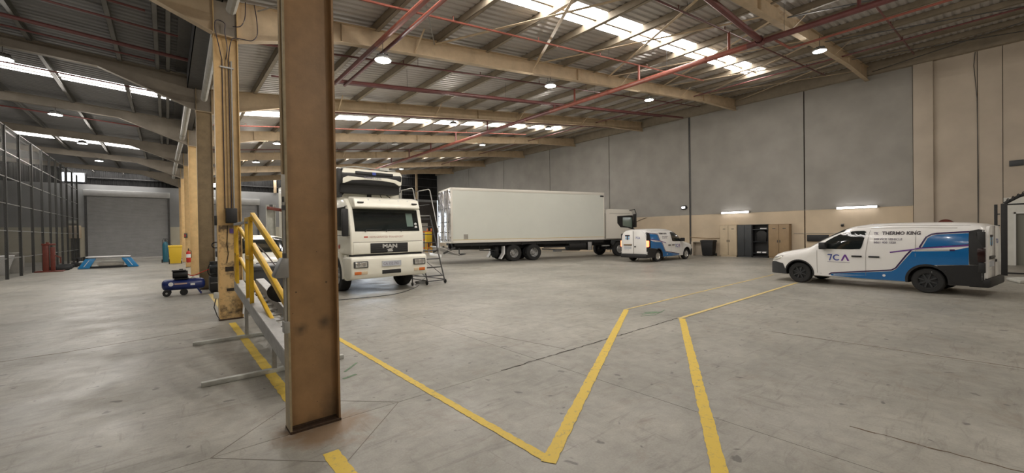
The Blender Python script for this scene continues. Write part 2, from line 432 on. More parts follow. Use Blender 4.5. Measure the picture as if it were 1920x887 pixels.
# the diamond joint round the near column
dm = M()
cxy = Vector((1.02, 4.0, .0005))
for a in range(4):
    p = cxy + Vector((math.cos(a * math.pi / 2), math.sin(a * math.pi / 2), 0)) * .79; q = cxy + Vector((math.cos((a + 1) * math.pi / 2), math.sin((a + 1) * math.pi / 2), 0)) * .79
    dm.bar(p, q, .006, .002)
dm.build('column_pocket_joint', 'joint_light', floor)
# crack that runs with the saw-cut from the yellow lines to the left
cr = M(); random.seed(3); pr = Vector((3.2, 4.02, .0008))
for k in range(60):
    nx = Vector((pr.x + .078, 4.02 + random.uniform(-.016, .016) - (.0 if k < 50 else .0), .0008)); cr.bar(pr, nx, random.uniform(.008, .024), .002); pr = nx
cr.build('crack', 'grime', floor)
for (x0_, y0_, x1_, y1_, wm) in ((7.8, 2.4, 7.96, -1.0, .012), (4.55, .8, 4.62, -1.2, .014), (4.1, 6.2, 4.5, 4.1, .010), (-.1, 4.02, -3.9, 4.0, .008), (-1.2, 9.3, .7, 9.75, .012), (-3.8, 9.1, -1.2, 9.3, .016)):
    c2_ = M(); pr = Vector((x0_, y0_, .0008)); n_ = 34
    for k in range(1, n_ + 1):
        nx = Vector((x0_ + (x1_ - x0_) * k / n_ + random.uniform(-.012, .012), y0_ + (y1_ - y0_) * k / n_ + random.uniform(-.012, .012), .0008)); c2_.bar(pr, nx, random.uniform(wm * .4, wm * 1.3), .002); pr = nx
    c2_.build('crack', 'joint_light' if wm < .011 else 'smudge', floor)

def ragged(a, b, w, seed):
    rnd = random.Random(seed); a = Vector((*a, 0)); b = Vector((*b, 0)); d = b - a; n = max(2, int(d.length / .05)); t = d.normalized(); s = Vector((-t.y, t.x, 0))
    vs = []; fs = []
    for i in range(n + 1):
        p = a + d * i / n
        for sg in (-1, 1):
            q = p + s * sg * (w / 2 + rnd.uniform(-.007, .005)); vs.append((q.x, q.y, .002 + .0005 * seed))
    for i in range(n): fs.append((2 * i, 2 * i + 1, 2 * i + 3, 2 * i + 2))
    return M().add(vs, fs)
def line(a, b, w, label, m='line', seed=1):
    o = ragged(a, b, w, seed).build('floor_line', m); tag(o, label, 'floor marking', 'yellow painted floor lines'); return o
line((.99, -3.0), (.97, 3.45), .125, 'yellow floor line running from the foot of the near column toward the camera', seed=1)
line((.97, 4.55), (.975, 10.0), .12, 'worn yellow floor line between the near column and the second column', seed=2)
line((.98, 10.75), (.98, 15.6), .11, 'faint yellow floor line beyond the second column toward the compressor', 'line_faded', seed=3)
line((2.17, 8.6), (2.2, 2.19), .085, 'yellow floor line right of the near column, ending in the V tip', seed=4)
line((2.17, 2.17), (7.72, 5.21), .115, 'yellow floor line forming the right arm of the V', seed=5)
line((1.2, .24), (7.72, 3.93), .115, 'yellow diagonal floor line at the right, running out of the frame', seed=6)
line((7.70, 5.24), (17.6, 5.32), .06, 'thin faded yellow line from the V arm toward the front van wheel', 'line_faded', seed=7)
line((7.68, 3.97), (15.4, 4.0), .085, 'thin faded yellow line along the crack toward the white van', 'line_faded', seed=8)
gp = M()
for a, b, w in (((7.55, 4.72), (8.05, 4.55), .06), ((7.75, 4.78), (8.0, 4.62), .08), ((7.7, 4.5), (8.3, 4.62), .02), ((7.35, 4.62), (7.7, 4.50), .03)):
    gp.bar((*a, .002), (*b, .002), w, .002)
tag(gp.build('paint_mark', 'green_paint'), 'smudged green paint mark on the floor between the two thin yellow lines', 'floor marking')
gp = M().bar((1.70, 5.35, .002), (1.95, 5.62, .002), .03, .002)
tag(gp.build('paint_mark', 'green_paint'), 'longer faint green paint stroke right of the near column', 'floor marking')
gp = M().bar((1.6, 5.1, .002), (1.78, 5.16, .002), .04, .002)
tag(gp.build('paint_mark', 'green_paint'), 'shorter faint green paint stroke just nearer than the longer one', 'floor marking')

# ------------------------------------------------------------- right wall
wr = sroot('wall_right', 'long right wall of concrete panels, grey above a cream band', 'wall')
M().box(XR + .12, YN, 0, XR + .3, YB, 10.6).build('wall_core', 'grime', wr)
pj = [-6.4, .32, 6.87, 13.6, 20.37, 27.2, 34.2, 40.9, YB]
for a, b in zip(pj[1:], pj[2:]):
    if a < 2: a = 2.38
    M().box(XR, a + .03, 0, XR + .12, b - .03, 10.2).build('wall_panel', 'wall_grey_cream', wr)
M().box(XR, .33, 0, XR + .12, 1.70, 10.2).build('wall_panel', 'wall_cream', wr)
M().box(XR, -.40, 0, XR + .12, .31, 10.2).build('wall_panel', 'wall_cream', wr)
M().box(XR, YN, 2.95, XR + .12, -.42, 10.2).build('wall_panel', 'wall_cream', wr)
M().box(XR - .16, 1.70, 0, XR + .12, 2.38, 10.15).build('pilaster', 'wall_cream', wr, bev=.01)
M().box(XR - .07, 13.62, 0, XR + .02, 14.28, 9.9).build('pilaster', 'wall_grey_cream', wr, bev=.01)
M().box(XR - .04, 13.52, 0, XR, 13.60, 9.9).build('downpipe_strip', 'steel_dark', wr)
# white painted end with a dim doorway
M().box(XR - .02, YN, 0, XR + .12, -1.85, 2.95).build('white_wall_panel', 'white_wall', wr)
M().box(XR - .02, -.72, 0, XR + .12, -.42, 2.95).build('white_wall_panel', 'white_wall', wr)
M().box(XR - .02, -1.85, 2.26, XR + .12, -.72, 2.95).build('white_wall_panel', 'white_wall', wr)
d4 = sroot('door_4', 'dim open doorway in the white painted end of the right wall', 'door')
M().box(XR + .06, -1.85, 0, XR + .12, -.72, 2.26).build('door_leaf', 'door_dim', d4)  # flat sheet whose colour paints the dimness inside the open doorway
M().box(XR - .05, -.76, 0, XR + .0, -.70, 2.3).box(XR - .05, -1.87, 0, XR, -1.81, 2.3).box(XR - .05, -1.87, 2.24, XR, -.70, 2.3).build('door_frame', 'white_plain', d4)
M().box(XR - .012, 2.4, 2.785, XR + .004, 13.5, 2.815).build('trim_1', 'concrete_plain', wr)
cbm = M().tube([(XR - .03, .32, 0), (XR - .03, .30, 4), (XR - .04, .33, 7.5), (XR - .03, .42, 9.0), (XR - .03, .38, 9.6)], .012, 6)
cbm.build('wall_cable', 'steel_dark', wr)
M().tube([(XR - .02, 7.4, 1.45), (XR - .02, 2.4, 1.42)], .012, 5).build('conduit', 'concrete_plain', wr)
M().tube([(XR - .03, 14.3, 1.3), (XR - .05, 13.2, 1.22), (XR - .03, 12.4, 1.18), (XR - .03, 11.5, 1.18)], .02, 5).build('conduit', 'cab_tan', wr)
M().tube([(XR - .03, 19.3, 2.55), (XR - .03, 18.3, 2.35), (XR - .03, 17, 2.75)], .014, 5).build('conduit', 'steel_dark', wr)

# ------------------------------------------------------------- back wall
wb = sroot('wall_back', 'far wall, grey masonry with cream band and black cladding above', 'wall')
def bw(x0, x1, z0, z1, m='wall_back_paint', name='wall_panel', y=YB, t=.25, p=None): return M().box(x0, y, z0, x1, y + t, z1).build(name, m, p or wb)
for a, b in ((XL, -5.12), (.12, 2.3), (7.1, 12.0), (12.0, 16.4), (21.8, XR)): bw(a, b, 0, 6.32)
bw(-5.12, .12, 5.35, 6.32); bw(2.3, 7.1, 5.25, 6.32); bw(16.4, 21.8, 4.6, 6.32)
# black cladding above, ribbed
cl = M(); x = XL
while x < XR:
    cl.prism([(x + .12, YB + .11), (x + .16, YB + .06), (x + .22, YB + .06), (x + .26, YB + .11)], 'z', 6.32, 10.85); x += .26
cl.build('cladding', 'clad_dark', wb)
M().box(XL, YB + .1, 6.3, XR + .2, YB + .2, 10.9).build('cladding_backing', 'clad_dark', wb)
for z in (6.9, 8.0, 9.1): M().bar((-5, YB - .02, z), (XR, YB - .02, z), .1, .06).build('cladding_rail', 'steel_dark', wb)
M().box(24.78, YB - .15, 6.3, 25.03, YB, 10.2).build('cladding_post', 'beam_cream', wb)
M().box(8.55, YB - .15, 6.3, 8.8, YB, 8.7).build('cladding_post', 'beam_cream', wb)
M().box(16.6, YB - .15, 6.3, 16.85, YB, 9.2).build('cladding_post', 'beam_cream', wb)
M().box(24.9, YB - .12, .0, 27.9, YB - .02, 6.0).build('brown_door_leaf', 'clad_brown', wb)
M().box(-6.2, YB - .12, 3.05, -5.6, YB, 3.3).build('wall_sign', 'white_dirty', wb)

def shutter(n, x0, x1, zt, hb, label):
    d = sroot('door_%d' % n, label, 'door')
    s = M(); z = .05; v = []; f = []
    zs = []
    while z < zt: zs += [(z, 0), (z + .055, -.025), (z + .075, -.004)]; z += .08
    for (zz, dy) in zs: v += [(x0, YB + .12 + dy, zz), (x1, YB + .12 + dy, zz)]
    for i in range(len(zs) - 1): f.append((2 * i, 2 * i + 1, 2 * i + 3, 2 * i + 2))
    c = s.add(v, f).build('shutter_curtain', 'shutter_grey', d)
    M().box(x0 - .12, YB - .08, 0, x0 + .02, YB + .12, zt + .05).build('guide_rail', 'steel_dark', d)
    M().box(x1 - .02, YB - .08, 0, x1 + .12, YB + .12, zt + .05).build('guide_rail', 'steel_dark', d)
    M().box(x0 - .15, YB - .42, zt, x1 + .15, YB + .1, zt + hb).build('shutter_housing', 'shutter_box', d, bev=.03)
    M().box(x0, YB + .02, 0, x1, YB + .12, .12).build('bottom_rail', 'steel_light', d)
    return d
shutter(1, -5.08, .08, 5.35, .5, 'wide grey roller shutter closing the far end of the left bay')
shutter(2, 2.3, 7.08, 4.95, .6, 'grey roller shutter behind the second column')
d3 = sroot('door_3', 'open goods doorway to daylight in the far wall behind the trucks', 'door')
M().box(16.3, YB - .05, 0, 16.42, YB + .3, 4.6).box(21.78, YB - .05, 0, 21.9, YB + .3, 4.6).box(16.3, YB - .05, 4.55, 21.9, YB + .3, 4.68).build('door_frame', 'steel_grey', d3)
og = M().box(-20, YB + .3, -.3, 60, YB + 60, -.02).build('outside_ground', 'ground_out'); struct(og, 'pale paved yard outside the far doorway', 'ground')
def window(n, x0, x1, z0, z1, cuts, label):
    w = sroot('window_%d' % n, label, 'window')
    fm = M(); fm.box(x0 - .05, YB - .06, z0 - .05, x1 + .05, YB + .02, z0).box(x0 - .05, YB - .06, z1, x1 + .05, YB + .02, z1 + .05)
    e = [x0] + cuts + [x1]
    for c in e: fm.box(c - .035, YB - .06, z0, c + .035, YB + .02, z1)
    fm.build('window_frame', 'steel_dark', w)
    for a, b in zip(e, e[1:]): M().box(a + .03, YB - .02, z0, b - .03, YB - .005, z1).build('pane', 'window_lit', w)
window(1, -6.5, -5.12, 6.5, 7.2, [-6.25, -5.88], 'small bright window high in the far wall above the electrical box')
window(2, 3.42, 3.72, 6.6, 7.25, [], 'tiny bright window seen beside the second column')
# ------------------------------------------------------------- left and front walls
wl = sroot('wall_left', 'dark left wall behind the wire mesh enclosure', 'wall')
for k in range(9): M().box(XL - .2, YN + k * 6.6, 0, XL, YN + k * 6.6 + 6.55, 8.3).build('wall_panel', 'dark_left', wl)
wf = sroot('wall_front', 'wall behind the camera', 'wall')
M().box(XL, YN - .2, 0, XR + .2, YN, 10.6).build('wall_panel', 'wall_cream', wf)

# ------------------------------------------------------------- ceiling
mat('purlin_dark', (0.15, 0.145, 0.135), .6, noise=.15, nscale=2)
ce = sroot('ceiling', 'sloping corrugated metal roof on cream steel beams and purlins', 'roof')
def sheet_mesh(x0, x1, zf, m, name='roof_sheet'):
    prof = [(0, 0), (.04, .035), (.08, .035), (.12, 0), (.225, 0), (.265, .035), (.305, .035), (.345, 0), (.452, 0)]
    v = [(x0, y, zf(x0) + z) for y, z in prof] + [(x1, y, zf(x1) + z) for y, z in prof]
    n = len(prof); f = [(i, i + 1, n + i + 1, n + i) for i in range(n - 1)]
    v += [(x0, 0, zf(x0) + .05), (x0, .452, zf(x0) + .05), (x1, 0, zf(x1) + .05), (x1, .452, zf(x1) + .05)]
    f.append((2 * n, 2 * n + 1, 2 * n + 3, 2 * n + 2))
    return M().add(v, f).build(name, m, ce)
S = .2
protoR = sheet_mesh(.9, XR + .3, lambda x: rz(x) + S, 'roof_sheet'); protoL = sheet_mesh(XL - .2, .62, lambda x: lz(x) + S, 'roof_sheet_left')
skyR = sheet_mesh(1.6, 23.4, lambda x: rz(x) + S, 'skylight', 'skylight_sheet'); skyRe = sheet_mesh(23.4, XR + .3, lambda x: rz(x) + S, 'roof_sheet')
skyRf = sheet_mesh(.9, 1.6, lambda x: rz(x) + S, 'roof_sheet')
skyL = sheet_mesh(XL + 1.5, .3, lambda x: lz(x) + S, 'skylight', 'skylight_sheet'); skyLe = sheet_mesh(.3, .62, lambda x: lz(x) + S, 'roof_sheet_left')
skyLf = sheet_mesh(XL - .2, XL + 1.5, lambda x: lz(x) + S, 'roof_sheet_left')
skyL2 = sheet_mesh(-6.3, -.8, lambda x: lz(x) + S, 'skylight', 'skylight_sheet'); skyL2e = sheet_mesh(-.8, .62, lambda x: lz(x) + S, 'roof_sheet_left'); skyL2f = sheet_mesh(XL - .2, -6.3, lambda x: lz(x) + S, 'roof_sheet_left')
protos = [protoR, protoL, skyR, skyRe, skyRf, skyL, skyLe, skyLf, skyL2, skyL2e, skyL2f]; used = set()
def put(o, y):
    if o.name in used: again(o, o.name.split('.')[0], ce, (0, y, 0))
    else: used.add(o.name); o.location = (0, y, 0)
y0 = 7.05 - .45 * 39; k = 0
while y0 + .45 * k < YB + .2:
    y = y0 + .45 * k; ph = (y - 7.05 + .01) % 13.5
    if ph < .9 and y > 0:
        put(skyR, y); put(skyRe, y); put(skyRf, y)
    elif ph < .9: put(protoR, y)
    else: put(protoR, y)
    if ph < .9 and 15 < y < 30: put(skyL, y); put(skyLe, y); put(skyLf, y)
    elif ph < .9 and y > 30: put(skyL2, y); put(skyL2e, y); put(skyL2f, y)
    else: put(protoL, y)
    k += 1
for yy in (7.5, 21.0):
    M().bar((1.6, yy, rz(1.6) + S - .04), (23.4, yy, rz(23.4) + S - .04), .07, .03).build('skylight_seam', 'purlin_paint', ce)
M().bar((XL + 1.5, 21.0, lz(XL + 1.5) + S - .04), (.3, 21.0, lz(.3) + S - .04), .07, .03).build('skylight_seam', 'purlin_dark', ce)
# gutter in the valley
gu = M().box(.58, YN, 6.72, .60, YB, 7.35).box(.58, YN, 6.72, .98, YB, 6.74).box(.96, YN, 6.72, .98, YB, 6.97).box(.3, YN, 7.2, .6, YB, 7.24)
gu.build('valley_gutter', 'steel_dark', ce)
# purlins
def purlin(X, zf, m='purlin_paint'):
    z = zf(X) - .02
    p = M().box(X - .05, YN, z, X - .042, YB, z + .22).box(X - .05, YN, z, X + .06, YB, z + .008).box(X - .05, YN, z + .212, X + .05, YB, z + .22).box(X + .052, YN, z, X + .06, YB, z + .04)
    return p.build('purlin', m, ce)
X = 2.5
while X < 28: purlin(X, lambda x: rz(x)); X += 1.82
purlin(1.15, rz)
X = -1.02
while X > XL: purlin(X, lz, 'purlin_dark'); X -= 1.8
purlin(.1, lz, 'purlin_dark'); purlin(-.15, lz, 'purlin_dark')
M().box(XR - .25, YN, 9.62, XR, YB, 10.3).build('eaves_beam', 'purlin_paint', ce)
# rafters: tapered I-sections with haunches at both ends
def isect(pts_bot, pts_top, Y, m, name='rafter', fw=.18):
    r = M(); r.prism(pts_bot + pts_top[::-1], 'y', Y - .007, Y + .007)
    for pts in (pts_bot, pts_top):
        for a, b in zip(pts, pts[1:]): r.bar((a[0], Y, a[1]), (b[0], Y, b[1]), fw, .016)
    return r.build(name, m, ce)
for i, Y in enumerate(FR):
    bot = [(1.2, 5.95), (3.4, rz(3.4) - .47), (23.3, rz(23.3) - .47), (27.95, 9.38)]
    top = [(1.2, rz(1.2)), (27.95, rz(27.95))]
    ra = isect(bot, top, Y, 'beam_cream')
    st = M()
    for Xs in (3.4, 23.3, 12.4): st.box(Xs - .005, Y - .085, rz(Xs) - .47, Xs + .005, Y + .085, rz(Xs))
    st.build('stiffener', 'beam_cream', ra)
    for Xs in (5.4, 9.9, 15.2, 20.7):
        for sg in (-1, 1):
            fb = M().bar((Xs, Y + sg * .05, rz(Xs) - .44), (Xs + .0, Y + sg * .62, rz(Xs) + .02), .045, .006); fb.build('fly_brace', 'beam_cream', ra)
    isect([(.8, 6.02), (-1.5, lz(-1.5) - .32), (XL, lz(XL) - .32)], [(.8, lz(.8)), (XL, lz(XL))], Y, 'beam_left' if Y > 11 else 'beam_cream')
# flat diagonal roof bracing in the near bay
nX = [6.0, 10.1, 14.3, 18.6, 23.2, 27.8]
for a, b in zip(nX, nX[1:]):
    for p, q in (((a, 10.4), (b, 3.95)), ((b, 10.4), (a, 3.95))):
        M().bar((p[0], p[1], rz(p[0]) - .12), (q[0], q[1], rz(q[0]) - .12), .09, .012).build('roof_brace', 'beam_cream', ce)
for (a, b) in (((1.6, 10.4), (6.0, 3.95)), ((6.0, 10.4), (1.6, 3.95))):
    M().bar((a[0], a[1], rz(a[0]) - .12), (b[0], b[1], rz(b[0]) - .12), .03, .012).build('roof_brace', 'steel_grey', ce)
for a, b in (((18.6, 3.9), (23.2, -2.8)), ((23.2, 3.9), (27.8, -2.8)), ((27.8, 3.9), (23.2, -2.8)), ((14.3, 3.9), (18.6, -2.8))):
    M().bar((a[0], a[1], rz(a[0]) - .3), (b[0], b[1], rz(b[0]) - .3), .05, .02).build('roof_brace', 'steel_dark', ce)

# ------------------------------------------------------------- columns
col_labels = {4.08: 'large brown steel H column in the foreground, rusty at its foot',
 10.5: 'cream steel column with conduits and peeling dirty base, second in the row',
 17.2: 'cream steel column behind the dark workshop machinery, third in the row',
 23.95: 'cream steel column carrying the red fire extinguisher, fourth in the row',
 30.7: 'cream steel column beside the yellow bin, fifth in the row', 37.45: 'distant cream steel column, sixth in the row',
 44.2: 'farthest cream steel column near the roller shutter', -2.85: 'steel column just behind the camera', -9.6: 'steel column farthest behind the camera'}
def column(Y, m):
    t = thing('steel_column', col_labels[Y], 'column', (1.01, Y, 0), 0, 'row of steel roof columns')
    z1 = 6.0
    M().box(-.205, -.006, 0, .205, .006, 6.9).build('web', m, t)
    M().box(-.215, -.088, 0, -.198, .088, 6.9).build('flange', m, t)
    M().box(.198, -.088, 0, .215, .088, 6.9).build('flange', m, t)
    M().box(-.23, -.12, z1 - .03, .23, .12, z1).build('cap_plate', 'beam_cream', t)
    M().box(-.216, -.10, 0, .216, .10, .02).build('base_plate', 'base_rust', t)
    if Y > 5: M().box(-.197, -.016, z1, .197, -.0065, 6.9).build('column_head', 'beam_left', t)
    return t
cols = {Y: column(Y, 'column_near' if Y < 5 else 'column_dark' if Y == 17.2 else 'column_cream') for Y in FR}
c1 = cols[4.08]; mat('flange_pale', (0.42, 0.34, 0.21), .5, noise=.2, nscale=8)
for ch in c1.children:
    if ch.name.startswith('flange') and min(v.co.x for v in ch.data.vertices) < 0: ch.data.materials[0] = MATS['flange_pale']
M().box(-.198, -.012, 0, .198, -.007, .035).build('grime_band', 'base_rust', c1)  # grime strip kept dark to paint in the shadow along the web's foot
gm = M()
for (x, z, w, h) in ((-.13, 1.24, .018, .03), (.13, 1.31, .024, .02), (.03, .20, .01, .07), (-.16, 1.05, .012, .03), (.05, 1.6, .012, .01), (.0, .55, .01, .01)):
    gm.lathe([(0, -.0072), (w * .4, -.0072)], 'y', (x, 0, z), 8)
gm.build('paint_chip', 'smudge', c1)
# conduits and boxes on the near column's left flange
M().tube([(-.228, -.07, 2.05), (-.228, -.07, .95)], .012, 8).build('conduit', 'pipe_grey', c1)
M().tube([(-.228, -.045, 2.1), (-.228, -.045, 1.7), (-.26, -.06, 1.62)], .008, 6).build('conduit', 'steel_dark', c1)
M().tube([(-.226, -.03, 6.8), (-.226, -.03, 2.3)], .012, 8).build('conduit', 'beam_cream', c1)
M().box(-.25, -.11, .90, -.205, -.02, 1.0).build('junction_box', 'pipe_grey', c1, bev=.006)
M().box(-.243, -.09, 1.98, -.215, -.05, 2.02).box(-.243, -.09, 1.55, -.215, -.05, 1.6).build('saddle_clip', 'steel_dark', c1)
ob = M().prism([(-.215, -.13), (-.235, .02), (-.34, -.11), (-.345, -.13)], 'y', -.14, .0)
ob = M().prism([(-.215, 1.39), (-.215, 1.56), (-.265, 1.56), (-.325, 1.41), (-.315, 1.39)], 'y', -.16, -.02).build('tilted_switch_box', 'steel_grey', c1, bev=.006)
# second column: conduits, boxes, grime
c2 = cols[10.5]
for x, r, m in ((-.07, .010, 'ink_dark'), (-.005, .011, 'cab_tan'), (.045, .010, 'ink_dark'), (.09, .016, 'pipe_grey')):
    M().cyl((x, -.03, 2.35 if m != 'pipe_grey' else 1.6), (x, -.03, 5.5), r, n=8).build('conduit', m, c2)
M().box(-.11, -.05, 5.33, .13, -.02, 5.36).build('conduit_bracket', 'galv', c2)
M().box(-.07, -.16, 2.05, .13, -.02, 2.36).build('breaker_box', 'black_plastic', c2, bev=.01)
M().box(-.26, -.1, 2.0, -.215, .02, 2.2).build('socket_box', 'black_plastic', c2, bev=.008)
M().box(.0, -.03, 1.83, .07, -.015, 1.93).build('purple_sticker', 'purple_label', c2)
M().box(-.09, -.02, 1.02, .06, -.008, 1.12).box(-.07, -.02, .60, .08, -.008, .66).build('slot', 'grime', c2)
M().tube([(-.03, -.02, 2.0), (-.05, -.03, 1.6), (-.03, -.02, 1.4), (-.06, -.03, 1.2)], .008, 5).build('cable', 'grime', c2)
M().box(-.30, -.12, .48, -.215, -.03, .60).box(.13, -.16, .46, .27, -.08, .56).build('floor_socket', 'white_dirty', c2, bev=.006)
M().tube([(-.26, -.08, .5), (-.3, -.1, .3), (-.25, -.1, .12), (-.2, -.12, .02)], .01, 5).build('cable', 'steel_dark', c2)
M().tube([(.2, -.12, .46), (.22, -.12, .3), (.2, -.12, .1)], .018, 5).build('cable', 'tape_white', c2)
for ch in c2.children:
    if ch.name.startswith('web'): ch.data.materials[0] = MATS['column_cream']
M().box(-.198, -.016, 0, .198, -.0065, 2.0).build('soiled_paint', 'column_soiled', c2)
for pts in ([(-.07, -.03, 5.5), (-.12, -.14, 5.7), (-.19, -.16, 6.1), (-.15, -.16, 6.25), (-.02, -.16, 6.22), (-.02, -.14, 6.05), (.02, -.1, 5.75), (-.005, -.03, 5.5)],
            [(.045, -.03, 5.5), (.06, -.14, 5.75), (.12, -.16, 5.95), (.3, -.16, 5.98), (.46, -.16, 6.0), (.56, -.16, 6.15), (.56, -.16, 6.45), (.52, -.14, 6.8)],
            [(.12, -.16, 6.2), (.26, -.16, 6.25), (.34, -.16, 6.45), (.36, -.14, 6.8)]):
    p3 = [Vector(p) for p in pts]; sm = []
    for k in range(len(p3) - 1):
        q0, q1, q2, q3 = p3[max(0, k - 1)], p3[k], p3[k + 1], p3[min(len(p3) - 1, k + 2)]
        for s_ in range(6):
            u = s_ / 6; sm.append(.5 * ((2 * q1) + (q2 - q0) * u + (2 * q0 - 5 * q1 + 4 * q2 - q3) * u * u + (3 * q1 - q0 - 3 * q2 + q3) * u ** 3))
    M().tube(sm + [p3[-1]], .010, 6).build('loose_cable', 'ink_dark', c2, smooth=60)

# rainwater pipes in the valley
def pipe(name, pts, r, m, label, cat='pipe', n=10, group=None, parts=()):
    t = thing(name, label, cat, (0, 0, 0), 0, group); M().tube(pts, r, n).build('pipe', m, t); return t
t = pipe('rainwater_pipe', [(1.06, 4.2, 6.33), (1.06, 9.9, 6.33)], .09, 'pipe_grey', 'pale rainwater pipe under the roof valley above the second column')
t = pipe('rainwater_pipe', [(.9, 10.9, 6.33), (1.0, 16.8, 6.33)], .09, 'pipe_grey', 'pale rainwater pipe under the roof valley behind the second column')
t = pipe('rainwater_pipe', [(.62, 17.6, 6.33), (.60, 23.2, 6.3), (.5, 30, 6.3), (.42, 40, 6.3)], .10, 'pipe_grey', 'long pale rainwater pipe running back along the column row')
for y in (22.8, 27.5, 33): M().lathe([(.13, -.04), (.13, .04)], 'y', (.58 - (y - 22.8) * .012, y, 6.3), 12).build('pipe_collar', 'steel_dark', t)
# ============================================================= SPRINKLER PIPES
def hang(t, x, y, z, zt, m='steel_dark', r=.006): M().cyl((x, y, z), (x, y, zt), r, n=5).build('hanger', m, t)
t = pipe('sprinkler_main', [(14, -10, 7.5), (14, 36, 7.5)], .085, 'pipe_maroon', 'thick dark red sprinkler main running the length of the roof', group='sprinkler pipes')
seg = M().tube([(14, 4.9, 7.5), (14, 13.5, 7.5)], .0865, 10).build('bright_pipe_length', 'pipe_red', t)
seg2 = M().tube([(14, 19.0, 7.5), (14, 36, 7.5)], .0865, 10).build('bright_pipe_length', 'pipe_red', t)
for y in (2.2, 5.45, 8.75, 12.0, 18.5, 21.8, 25.0, 28.3, 31.5):
    M().cyl((14, y, 7.5), (14, y, rz(14) - .2), .045, n=8).build('riser', 'pipe_red' if 5 < y < 13 else 'pipe_maroon', t)
for y in (0, 3.9, 7.6, 10.9, 16, 20, 24, 29, 34): hang(t, 14, y, 7.5, rz(14) + .1)
for y in (6.2, 10.2, 15.2): M().lathe([(.105, -.035), (.105, .035)], 'y', (14, y, 7.5), 12).build('coupling', 'pipe_red', t)
t = pipe('sprinkler_cross_main', [(5.0, 4.5, 7.5), (14, 4.5, 7.5)], .085, 'pipe_maroon', 'thick dark red pipe meeting the sprinkler main at a tee, upper right', group='sprinkler pipes')
M().lathe([(.12, -.12), (.12, .12)], 'x', (13.9, 4.5, 7.5), 12).build('tee', 'pipe_maroon', t)
M().tube([(14.2, 4.2, 7.5), (14.7, 3.95, 7.3), (15.1, 3.6, 7.45), (15.2, -8, 7.45)], .035, 8).build('side_branch', 'pipe_red', t)
for x in (7, 11): hang(t, x, 4.5, 7.5, rz(x))
names = {2.2: ('thin sprinkler branch nearest the camera, upper right corner', 15.2, 26.2, 'pipe_maroon'), 5.45: ('thin dark sprinkler branch crossing the near skylight end', 6.5, 26, 'pipe_maroon'),
 8.75: ('thin reddish sprinkler branch just beyond the near skylight', 1.4, 19.5, 'pipe_red'), 12.0: ('dark sprinkler branch just behind the second roof beam', 1.6, 26.2, 'pipe_maroon'),
 18.5: ('dark sprinkler branch before the far skylight', 1.6, 26, 'pipe_maroon'), 21.8: ('reddish sprinkler branch just beyond the far skylight', 1.6, 20, 'pipe_red'),
 25.0: ('sprinkler branch behind the fourth roof beam', 1.6, 26, 'pipe_maroon'), 28.3: ('sprinkler branch before the fifth roof beam', 1.6, 20, 'pipe_maroon'), 31.5: ('farthest thin sprinkler branch over the far end', 1.6, 24, 'pipe_maroon')}
for y, (lb, a, b, mm) in names.items():
    t = pipe('sprinkler_branch', [(a, y, rz(a) - .2), (b, y, rz(b) - .2)], .028, mm, lb, group='sprinkler pipes', n=8)
    x = a + 1.2; k = 0
    while x < b:
        M().cyl((x, y, rz(x) - .2), (x, y, rz(x) - .08), .014, n=6).lathe([(.0, -.075), (.03, -.08)], 'z', (x, y, rz(x)), 8).build('sprinkler_head', mm, t)
        if k % 2: hang(t, x + .5, y, rz(x + .5) - .2, rz(x + .5) + .15)
        x += 3.0; k += 1
t = pipe('sprinkler_cross_main', [(4.1, 13.2, 6.58), (26.5, 13.3, 9.3)], .06, 'pipe_maroon', 'dark red sloping cross main behind the second beam, joining the twin pipes', group='sprinkler pipes')
M().cyl((14, 13.25, 7.5), (14, 13.25, 7.8), .05, n=8).build('riser', 'pipe_maroon', t)
for x in (6.5, 11, 17, 22): hang(t, x, 13.2, 6.58 + (x - 4.1) * .1215, rz(x) + .1)
t = pipe('sprinkler_branch', [(2.4, 13.6, 6.45), (24.5, 13.7, 9.1)], .028, 'pipe_maroon', 'thin dark pipe running close beside the sloping cross main', group='sprinkler pipes')
t = pipe('sprinkler_main', [(4.07, -9.8, 6.5), (4.07, 13.2, 6.5)], .062, 'pipe_maroon', 'left one of the twin red pipes running toward the camera beside the near column', group='sprinkler pipes')
M().tube([(4.07, 1, 6.5), (4.07, 9.9, 6.5)], .0635, 10).build('bright_pipe_length', 'pipe_red', t)
t = pipe('sprinkler_main', [(4.36, -9.8, 6.5), (4.36, 13.2, 6.5)], .045, 'pipe_maroon', 'right thinner one of the twin red pipes running toward the camera beside the near column', group='sprinkler pipes')
M().tube([(4.36, 1, 6.5), (4.36, 8.6, 6.5)], .0465, 10).build('bright_pipe_length', 'pipe_red', t)
for y, a, b, r, lb in ((15.1, XL, .55, .05, 'thick dark pipe under the left roof between the first two beams'), (15.85, XL, -.2, .026, 'thin dark pipe behind the thick one under the left roof'),
                       (13.5, XL, .3, .026, 'thin dark pipe in front of the thick one under the left roof'), (12.5, XL, -.3, .026, 'short thin dark pipe ending near the second column, left roof'), (19.2, XL, .2, .026, 'thin dark pipe behind the third beam, left roof'), (25.8, XL, .2, .03, 'dark pipe behind the fourth beam, left roof')):
    pipe('sprinkler_branch', [(a, y, lz(a) - .2), (b, y, lz(b) - .2)], r, 'pipe_maroon', lb, group='sprinkler pipes', n=8)
t = pipe('roof_tie_pipe', [(22.2, -5, 9.1), (22.2, 40, 9.1)], .03, 'pipe_maroon', 'thin red pipe near the right wall parallel to the sprinkler main', group='sprinkler pipes')

